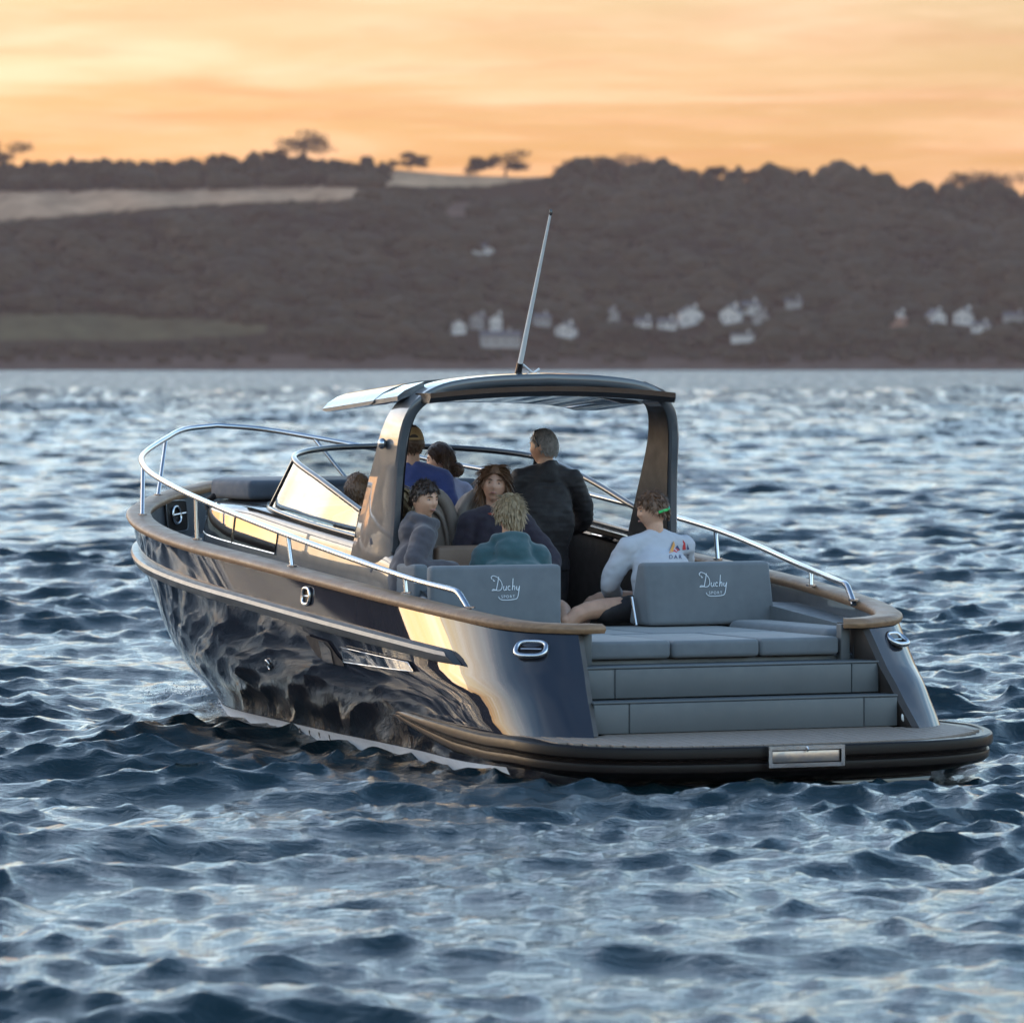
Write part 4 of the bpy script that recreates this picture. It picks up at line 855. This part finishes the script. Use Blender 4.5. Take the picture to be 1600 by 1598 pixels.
def person(label, J, top, bottom, skin='skin_light', hairspec=None, group='people aboard the motor boat'):
    base = J['base']; root = empty('person', b2w(base), BROT); tag(root, label, 'person', group); B = Vector(base)
    q = lambda p: Vector(p) - B
    hc = q(J['head']); F = Vector((*J['face'], 0)).normalized(); T = Vector((*J['fwd'], 0)).normalized(); lat = V3(0, 0, 1).cross(T).normalized(); M = frame(F, J.get('tilt', 0), J.get('roll', 0)); sc = J.get('scale', 1)
    pel = q(J['pel']); nb = hc + V3(0, 0, -J.get('nk', .168) * sc) - F * .018 * sc + (pel - hc) * .02; nb = q(J['neck']) if 'neck' in J else nb; sw = J.get('sw', .185) * sc
    spine = [pel + V3(0, 0, -.05), pel.lerp(nb, .3) - T * J.get('slouch', .03), pel.lerp(nb, .68) - T * J.get('slouch', .03) * 1.2, pel.lerp(nb, .9), nb]
    def torso(m, g):
        W = [(.165, .12), (.150, .108), (.178, .122), (.160, .098), (.070, .066)]; G = []; S = spline(spine, 22); Wd = spline(W, 22)
        for c, (w_, d_) in zip(S, Wd):
            w_ = w_ * sc + g; d_ = d_ * sc + g; c = Vector(c); G.append([c + lat * (w_ * math.copysign(abs(math.cos(a))**.8, math.cos(a))) + T * (d_ * math.copysign(abs(math.sin(a))**.9, math.sin(a))) for a in np.linspace(0, 2 * math.pi, 24, endpoint=False)])
        m.grid(G, cv=True, caps=(1, 1))
        for s in (1, -1): sh = nb + lat * s * sw * .82 + V3(0, 0, -.045 * sc); m.tube([nb + V3(0, 0, .0), sh], [.060 * sc + g * .8, .054 * sc + g * .8], 12); m.ell(sh, (.055 * sc + g * .8,) * 3, 8, 12)
    arms = []
    for s, k in ((1, 'armL'), (-1, 'armR')):
        sh = nb + lat * s * sw + V3(0, 0, -.06 * sc)
        if k in J: e, w_ = q(J[k][0]), q(J[k][1])
        else: e = sh + V3(0, 0, -.27 * sc) + lat * s * .05 + T * .02; w_ = e + T * .20 * sc + V3(0, 0, -.10) - lat * s * .03
        arms.append((sh, e, w_))
    legs = J.get('legs'); L2 = []
    for s in (1, -1):
        hp = pel + lat * s * .09 * sc
        if legs == 'stand': L2.append((hp, hp + V3(0, 0, -.42 * sc) + T * .02, hp + V3(0, 0, -.83 * sc)))
        elif legs == 'sit': kn = hp + T * .40 * sc + lat * s * .05 + V3(0, 0, .03); L2.append((hp, kn, kn + V3(0, 0, -.40 * sc) + T * .05))
        else: a, b = legs[0 if s > 0 else 1]; L2.append((hp, q(a), q(b)))
    m = MB(); torso(m, -.006)
    limb(m, [nb + V3(0, 0, -.03), hc + V3(0, 0, -.085 * sc) - F * .012], [.062 * sc, .056 * sc, .055 * sc])
    m.grid([[M @ (Vector(p) * sc) + hc for p in r] for r in HEADP], cv=True, caps=(1, 1), flip=True)
    for s in (1, -1): m.ell(hc + M @ Vector((-.012, .080 * s, -.004)) * sc, (.017 * sc, .009 * sc, .030 * sc), 8, 10, M)
    for s, (a, e, w_) in zip((1, -1), arms): limb(m, [a, e, w_], [.050 * sc, .044 * sc, .030 * sc]); hand(m, w_, (w_ - e), V3(0, 0, -1) if abs((w_ - e).normalized().z) < .8 else -lat * s, s)
    for h_, k_, a_ in L2: limb(m, [h_, k_, a_], [.085 * sc, .058 * sc, .042 * sc]); m.ell(a_ + T * .07 + V3(0, 0, -.05), (.12, .05, .04), 8, 12, frame(T))
    me = evalmesh(m, .0082 if J.get('fine') else .0108, 2, 'body'); bo = link('body', me, skin, root)
    # eyes and brows
    for s in (1, -1):
        e = hc + M @ Vector((.0795, .031 * s, .009)) * sc; MB().ell(e, (.009 * sc, .0105 * sc, .0042 * sc), 8, 12, M).build('eye', 'eye_white', root); MB().ell(e + M @ Vector((.0048, 0, 0)), (.005 * sc, .0054 * sc, .0046 * sc), 8, 10, M).build('iris', 'iris_dark', root)
        MB().tube([hc + M @ Vector((x, y * s, z)) * sc for x, y, z in ((.095, .014, .026), (.094, .03, .031), (.084, .046, .027))], [.0028, .0036, .002], 6).build('eyebrow', J.get('brow', 'hair_dark'), root)
    MB().tube([hc + M @ Vector((x, y, z)) * sc for x, y, z in ((.090, .022, -.058), (.0995, .008, -.0555), (.1005, 0, -.057), (.0995, -.008, -.0555), (.090, -.022, -.058))], [.002, .0042, .0042, .0042, .002], 7, sc=(1, 1.3)).build('lips', 'lips', root)
    # clothes
    if top:
        mt, gr = top['mat'], top.get('grow', .016); c = MB(); torso(c, gr)
        for a, e, w_ in arms: limb(c, [a, e, w_.lerp(e, .06)], [.058 * sc + gr, .050 * sc + gr, .034 * sc + gr * .8])
        if top.get('collar'): c.tube([nb + V3(0, 0, -.06), nb + V3(0, 0, .03), hc + V3(0, 0, -.115 * sc) - F * .01], [.115, .088, .082], 16)
        if top.get('hood'):
            hb = nb - T * .085 + V3(0, 0, .01); c.ell(hb + V3(0, 0, -.035), (.075, .125, .105), 10, 16, frame(T)); R_ = [(nb + V3(0, 0, .048) + T * (.075 * math.cos(a) + .0) + lat * .098 * math.sin(a) + V3(0, 0, .022 * -math.cos(a))) for a in np.linspace(0, 6.28, 16, endpoint=False)]; c.tube(R_, .040, 10, closed=True)
        me = evalmesh(c, .0125, 2, top['name']); g = random.Random(len(label)); off = V3(g.random(), g.random(), g.random()) * 9; me.update()
        co = np.zeros(len(me.vertices) * 3, np.float32); me.vertices.foreach_get('co', co); co = co.reshape(-1, 3); nm = np.zeros(len(me.vertices) * 3, np.float32); me.vertices.foreach_get('normal', nm); nm = nm.reshape(-1, 3)
        for i in range(len(co)):
            p = Vector(co[i]); d = noise.noise(Vector((p.x * 9 + p.z * 5, p.y * 9 - p.z * 4, p.z * 11 + p.x * 4)) + off) * .010 + noise.noise(Vector((p.x * 20, p.y * 20, p.z * 30)) + off) * .006
            if top.get('quilt'): d += .004 * abs(math.sin(p.z * 95))
            co[i] += nm[i] * d
        me.vertices.foreach_set('co', co.ravel()); me.update(); J['top_obj'] = link(top['name'], me, mt, root)
        if top.get('neckline'): MB().tube([nb + V3(0, 0, .012) + T * .075 * math.cos(a) + lat * .085 * math.sin(a) + V3(0, 0, -.02 * math.cos(a)) for a in np.linspace(0, 6.28, 18, endpoint=False)], .009, 7, closed=True).build('neckline', top['neckline'], J['top_obj'], 80)
    if bottom:
        c = MB(); c.ell(pel + V3(0, 0, -.02), (.135, .185, .13), 10, 16, frame(T))
        for h_, k_, a_ in L2:
            end = k_.lerp(h_, .40) if bottom['name'] == 'shorts' else a_; limb(c, [h_, (h_ + end) / 2, end] if bottom['name'] == 'shorts' else [h_, k_, a_], [.098 * sc, .088 * sc, .078 * sc] if bottom['name'] == 'shorts' else [.102 * sc, .074 * sc, .062 * sc])
        link(bottom['name'], evalmesh(c, .020, 2, bottom['name']), bottom['mat'], root)
    if hairspec: hair(root, hc, M @ Matrix.Scale(sc, 3), **hairspec)
    return root, hc, M
def skin(name, c):
    t = NT(name); f = t.noise(14, 4, .6); c = Vector(c); t.P(Base_Color=t.ramp(f, [(.3, tuple(c * .88)), (.7, tuple(c * 1.1))]), Roughness=.5, Subsurface_Weight=.12, Subsurface_Scale=.01, Subsurface_Radius=(1, .35, .2)); MAT[name] = t.m
skin('skin_light', (.50, .28, .185)); skin('skin_tan', (.43, .24, .165))
mat('eye_white', (.30, .27, .25), .25, var=.02); mat('iris_dark', (.03, .02, .015), .15, var=.02); mat('lips', (.30, .13, .105), .45, var=.05)
for n_, c_ in (('hair_dark', (.032, .019, .013)), ('hair_brown', (.085, .046, .027)), ('hair_auburn', (.12, .058, .027)), ('hair_blond', (.27, .19, .105)), ('hair_grey', (.24, .21, .19)), ('hair_chestnut', (.11, .054, .027))): mat(n_, c_, .48, var=.35, vscale=45, spec=.45)
mat('cloth_teal', (.016, .062, .074), .9, var=.1, bump=.25, bscale=120, sheen=.3); mat('cloth_navy', (.020, .014, .026), .9, var=.15, bump=.2, bscale=120, sheen=.1); mat('cloth_black', (.012, .010, .012), .7, var=.2, bump=.2, bscale=60)
mat('cloth_white', (.40, .405, .44), .85, var=.04, bump=.2, bscale=140); mat('cloth_slate', (.046, .041, .051), .9, var=.12, bump=.25, bscale=120, sheen=.2); mat('cloth_blue', (.028, .045, .17), .9, var=.1, bump=.2, bscale=120, sheen=.15); mat('cloth_lavender', (.26, .26, .37), .9, var=.06, bump=.2, bscale=120)
mat('cap_tan', (.46, .31, .15), .85, var=.08, bump=.2, bscale=200); mat('strap_green', (.03, .42, .10), .6, var=.1); mat('strap_teal', (.03, .35, .36), .6); mat('print_red', (.45, .03, .03), .7); mat('print_navy', (.03, .035, .10), .7); mat('print_orange', (.60, .26, .05), .7); mat('neck_red', (.28, .05, .03), .8)
dep = (.907, -.421); lef = (.421, .907)
def dr(right=0, depth=0): return (-right * lef[0] + depth * dep[0], -right * lef[1] + depth * dep[1])
# boy in the white shirt
Jb = dict(fine=1, base=(2.45, -.50, .82), head=(2.45, -.565, 1.565), face=dr(-1, -.15), fwd=dr(-.45, .85), pel=(2.42, -.56, .94), slouch=.07, tilt=.10, sw=.205, legs=(((2.44, -.02, .90), (2.5, .14, .62)), ((2.80, -.30, .95), (2.9, -.20, .55))), armL=((2.52, -.29, 1.10), (2.72, -.44, .985)), armR=((2.62, -.84, 1.12), (2.8, -.66, 1.0)), brow='hair_chestnut')
rb, hcb, Mb = person('young man in white long sleeved shirt with green strap behind his head', Jb, dict(name='shirt', mat='cloth_white', grow=.022), dict(name='shorts', mat='cloth_black'), 'skin_light', dict(m_='hair_chestnut', n=622, L_=.036, thick=.014, wild=.40, seed=3, fringe=.8, back=-.045, down=.25))
for m_, zz0, r_ in (('strap_green', -.012, .006), ('strap_teal', -.004, .008)):
    pts = [hcb + Mb @ Vector((.105 * math.cos(a) - .004, .088 * math.sin(a), zz0 - .018 * math.cos(a) - (.0 if m_ == 'strap_green' else .002))) for a in (np.linspace(1.75, 4.53, 18) if m_ == 'strap_green' else np.linspace(2.7, 3.3, 6))]; MB().tube(pts, r_, 7, sc=(.6, 1.5)).build('head_strap', m_, rb, 80)
def shirt_print():
    so_ = Jb['top_obj']; me = so_.data; bv = BVHTree.FromPolygons([v.co for v in me.vertices], [tuple(p.vertices) for p in me.polygons]); d = Vector((*dr(0, 1), -.02)).normalized(); right = Vector((*dr(1, 0), 0)); B = Vector(Jb['base'])
    def put(c, poly, m_, off=.004):
        q = []
        for x, y in poly:
            o = Vector(c) - B + right * x + V3(0, 0, y) - d * .6; h = bv.ray_cast(o, d); q.append((h[0] if h[0] else o + d * .6) - d * off)
        return q
    # two little sails and the line of letters below them; pixel scale 245 px per metre
    c0 = (2.3, -.685, 1.298)
    for poly, m_ in (([(-.07, -.003), (-.035, .075), (-.028, .045), (-.045, .004)], 'print_orange'), ([(-.045, .006), (-.024, .03), (.002, .016), (-.02, .0), (-.07, -.004)], 'print_red'), ([(-.024, .03), (-.012, .045), (.008, .015), (.0, .012)], 'print_navy'), ([(.022, .015), (.024, .082), (.040, .06), (.044, .016)], 'print_red'), ([(.052, .016), (.054, .055), (.066, .018)], 'print_navy')):
        MB().add(put(c0, poly, m_), [tuple(range(len(poly)))]).build('print', m_, so_)
    cu = bpy.data.curves.new('s', 'FONT'); cu.body = 'DARTT'; cu.size = .036; cu.space_character = 1.35; tmp = bpy.data.objects.new('t', cu); me2 = bpy.data.meshes.new_from_object(tmp); MB().add(put(c0, [(v.co.x - .072, v.co.y - .040) for v in me2.vertices], 0), [tuple(p.vertices) for p in me2.polygons]).build('print', 'print_navy', so_); bpy.data.objects.remove(tmp)
shirt_print()
# person in the teal hooded top, back turned
person('fair haired person in teal hooded sweatshirt seen from behind', dict(base=(2.72, .33, .80), head=(2.75, .325, 1.545), face=dr(-.35, .9), fwd=dr(-.15, .98), pel=(2.62, .36, .92), slouch=.04, sw=.18, legs=(((2.95, .50, .95), (3.0, .48, .55)), ((2.72, -.02, .93), (2.45, .06, .86))), tilt=.08, nk=.20), dict(name='hooded_top', mat='cloth_teal', grow=.027, hood=1), dict(name='shorts', mat='cloth_navy'), 'skin_light', dict(m_='hair_blond', n=622, L_=.06, thick=.020, wild=.42, seed=5, back=-.088))
# long haired person facing aft
person('long haired person in dark jumper facing aft, head against the seat', dict(fine=1, base=(3.35, .15, .80), head=(3.36, .155, 1.722), face=dr(.0, -1), fwd=dr(.1, -1), pel=(3.32, .05, .98), slouch=-.01, sw=.175, legs='sit', tilt=-.10, roll=-.10, armL=((3.14, -.16, 1.22), (2.98, .02, 1.14)), brow='hair_brown'), dict(name='jumper', mat='cloth_navy', grow=.018, neckline='neck_red'), dict(name='trousers', mat='cloth_black'), 'skin_tan', dict(m_='hair_auburn', n=637, L_=.085, thick=.016, wild=.38, seed=6, back=-.10, long=1.0, z0=.066, r=.0036, down=.8, part=1))
# man in the slate hooded top
person('dark haired man in slate zipped hooded top looking aft beside the arch', dict(fine=1, base=(2.92, .84, .80), head=(2.95, .842, 1.640), face=dr(.66, -.75), fwd=dr(.93, .05), pel=(2.98, .93, .92), slouch=.03, sw=.19, legs='sit', armR=((2.72, 1.00, 1.215), (2.70, .74, 1.20)), armL=((3.2, .82, 1.25), (3.05, .66, 1.14)), tilt=.06), dict(name='hooded_top', mat='cloth_slate', grow=.026, hood=1), dict(name='trousers', mat='cloth_black'), 'skin_light', dict(m_='hair_dark', n=622, L_=.032, thick=.015, wild=.5, seed=7, back=-.05, z0=.060, down=.2))
# fair haired person behind him
person('blond person mostly hidden behind the dark haired man', dict(base=(3.34, .86, .80), head=(3.34, .872, 1.60), face=dr(-.3, .95), fwd=dr(-.2, .95), pel=(3.40, .84, .92), legs='sit', sw=.11, armL=((3.45, .90, 1.2), (3.6, .80, 1.12))), dict(name='jumper', mat='cloth_slate', grow=.016), dict(name='trousers', mat='cloth_black'), 'skin_light', dict(m_='hair_blond', n=489, L_=.09, thick=.016, wild=.18, seed=8, back=-.10, long=.8, down=.9, part=1))
# standing man at the helm
rs, hcs, Ms = person('grey haired man in dark quilted jacket standing at the helm', dict(base=(3.92, -.47, .33), head=(3.9, -.462, 1.962), face=dr(-.86, .5), fwd=dr(-.1, .98), pel=(3.92, -.46, 1.18), slouch=.02, nk=.145, sw=.172, legs='stand', armR=((3.98, -.80, 1.48), (4.25, -.72, 1.36)), armL=((4.05, -.20, 1.47), (4.32, -.30, 1.38)), brow='hair_grey'), dict(name='jacket', mat='cloth_black', grow=.019, collar=1, quilt=1), dict(name='trousers', mat='cloth_black'), 'skin_light', dict(m_='hair_grey', n=622, L_=.018, thick=.005, wild=.35, seed=9, back=-.07, z0=.07, r=.0026))
MB().tube([hcs + Ms @ Vector(p) for p in ((-.012, .086, .004), (.02, .089, .075), (.032, .07, .108), (.036, 0, .122), (.032, -.07, .108))], .006, 7).build('sunglasses', 'black_trim', rs, 80)
# man in the tan cap
rc, hcc, Mc = person('man in royal blue jumper and tan cap with his back turned', dict(base=(4.3, .33, .33), head=(4.3, .335, 1.985), face=dr(-.15, 1), fwd=dr(-.05, 1), pel=(4.3, .30, 1.18), slouch=.03, sw=.20, legs='stand'), dict(name='jumper', mat='cloth_blue', grow=.024), dict(name='trousers', mat='cloth_black'), 'skin_tan', dict(m_='hair_brown', n=385, L_=.022, thick=.010, wild=.15, seed=10, back=-.075, z0=.07, r=.0026))
def cap():
    G = []; P = HEADP * 1.14; nu = P.shape[0]
    for i in range(nu):
        if HEADP[i, 0, 2] < .022: break
        G.append([hcc + Mc @ (Vector(np.clip(p, -.2, .115))) + V3(0, 0, -.002) for p in P[i]])
    o = MB().grid(G, cv=True, caps=(1, 0), flip=True).build('cap', 'cap_tan', rc, 80)
    pk = []
    for a in np.linspace(-1.1, 1.1, 13): pk.append([hcc + Mc @ Vector((.098 * math.cos(a) + t * .085 * math.cos(a)**.5, .086 * math.sin(a) * (1 - .1 * t), .032 - .02 * t - .018 * (math.sin(a)**2))) for t in (0, .5, 1)])
    MB().grid(pk).build('peak', 'cap_tan', o, 80)
    op = [hcc + Mc @ Vector((-.112 - .004, .034 * math.cos(a), .036 + .030 * max(0, math.sin(a)))) for a in np.linspace(0, 2 * math.pi, 22, endpoint=False)]; MB().add(op, [tuple(range(22))]).build('strap_opening', 'hair_dark', o)
    MB().tube([hcc + Mc @ Vector((-.116, y, .036)) for y in np.linspace(-.04, .04, 7)], .006, 6, sc=(.5, 1.4)).build('strap', 'cap_tan', o)
cap()
# woman in lavender, leaning
rl, hcl, Ml = person('brown haired woman in lavender sweatshirt behind the man in the cap', dict(base=(4.72, -.08, .33), head=(4.7, -.06, 1.865), face=dr(-.9, .1), fwd=dr(-.55, .8), pel=(4.78, -.16, 1.10), slouch=.05, sw=.165, legs='stand', scale=.94, tilt=.1), dict(name='sweatshirt', mat='cloth_lavender', grow=.030), dict(name='trousers', mat='cloth_navy'), 'skin_light', dict(m_='hair_brown', n=563, L_=.07, thick=.014, wild=.10, seed=11, back=-.09, z0=.064, part=1))
g_ = random.Random(2); bn = MB(); bc = hcl + Ml @ Vector((-.10, -.02, -.075))
for i in range(70):
    a = g_.uniform(0, 6.28); b_ = g_.uniform(0, 3.14); p0 = Vector((math.sin(b_) * math.cos(a), math.sin(b_) * math.sin(a), math.cos(b_))); t = p0.cross(Vector((g_.gauss(0, 1), g_.gauss(0, 1), g_.gauss(0, 1)))).normalized(); bn.tube([bc + (p0 * math.cos(k) + t * math.sin(k)) * .044 for k in (0, .35, .7, 1.05)], [.009, .011, .010, .005], 5)
bn.ell(bc, (.042,) * 3, 8, 12); bn.build('hair_bun', 'hair_brown', rl, 70)
# child behind the windscreen
person('child with auburn hair behind the golden windscreen pane', dict(base=(4.2, .78, .33), head=(4.2, .778, 1.675), face=dr(-.2, 1), fwd=dr(0, 1), pel=(4.2, .78, 1.0), legs='stand', sw=.11, scale=.9, armL=((4.25, .86, 1.3), (4.4, .78, 1.2))), dict(name='jumper', mat='cloth_slate', grow=.02), dict(name='trousers', mat='cloth_navy'), 'skin_light', dict(m_='hair_auburn', n=533, L_=.05, thick=.016, wild=.2, seed=12, back=-.085))

# ---------------------------------------------------------------- broken water where the stem and the quarter cut the chop
def spray():
    mat('foam', (.62, .66, .70), .5, var=.1, vscale=30); g = random.Random(21); bv, bf = ico(1); V = []; F = []
    for (c, sx, sy, sz, n, r0, r1) in (((8.45, .20, .06), .22, .16, .045, 420, .002, .009), ((7.9, .42, .03), .35, .12, .03, 260, .002, .007)):
        for _ in range(n):
            p = b2w((c[0] + g.gauss(0, sx), c[1] + g.gauss(0, sy), c[2] + abs(g.gauss(0, sz)) - .01)); r = g.uniform(r0, r1) * g.random()**.5 + .002; k = len(V)
            for v in bv: V.append((p.x + v[0] * r * g.uniform(.8, 1.4), p.y + v[1] * r, p.z + v[2] * r * .8))
            F += [tuple(int(i) + k for i in f) for f in bf]
    tag(MB().add(V, F).build('bow_spray', 'foam', None, 180), 'small droplets of broken water along the boat waterline', 'spray', kind='stuff')
spray()
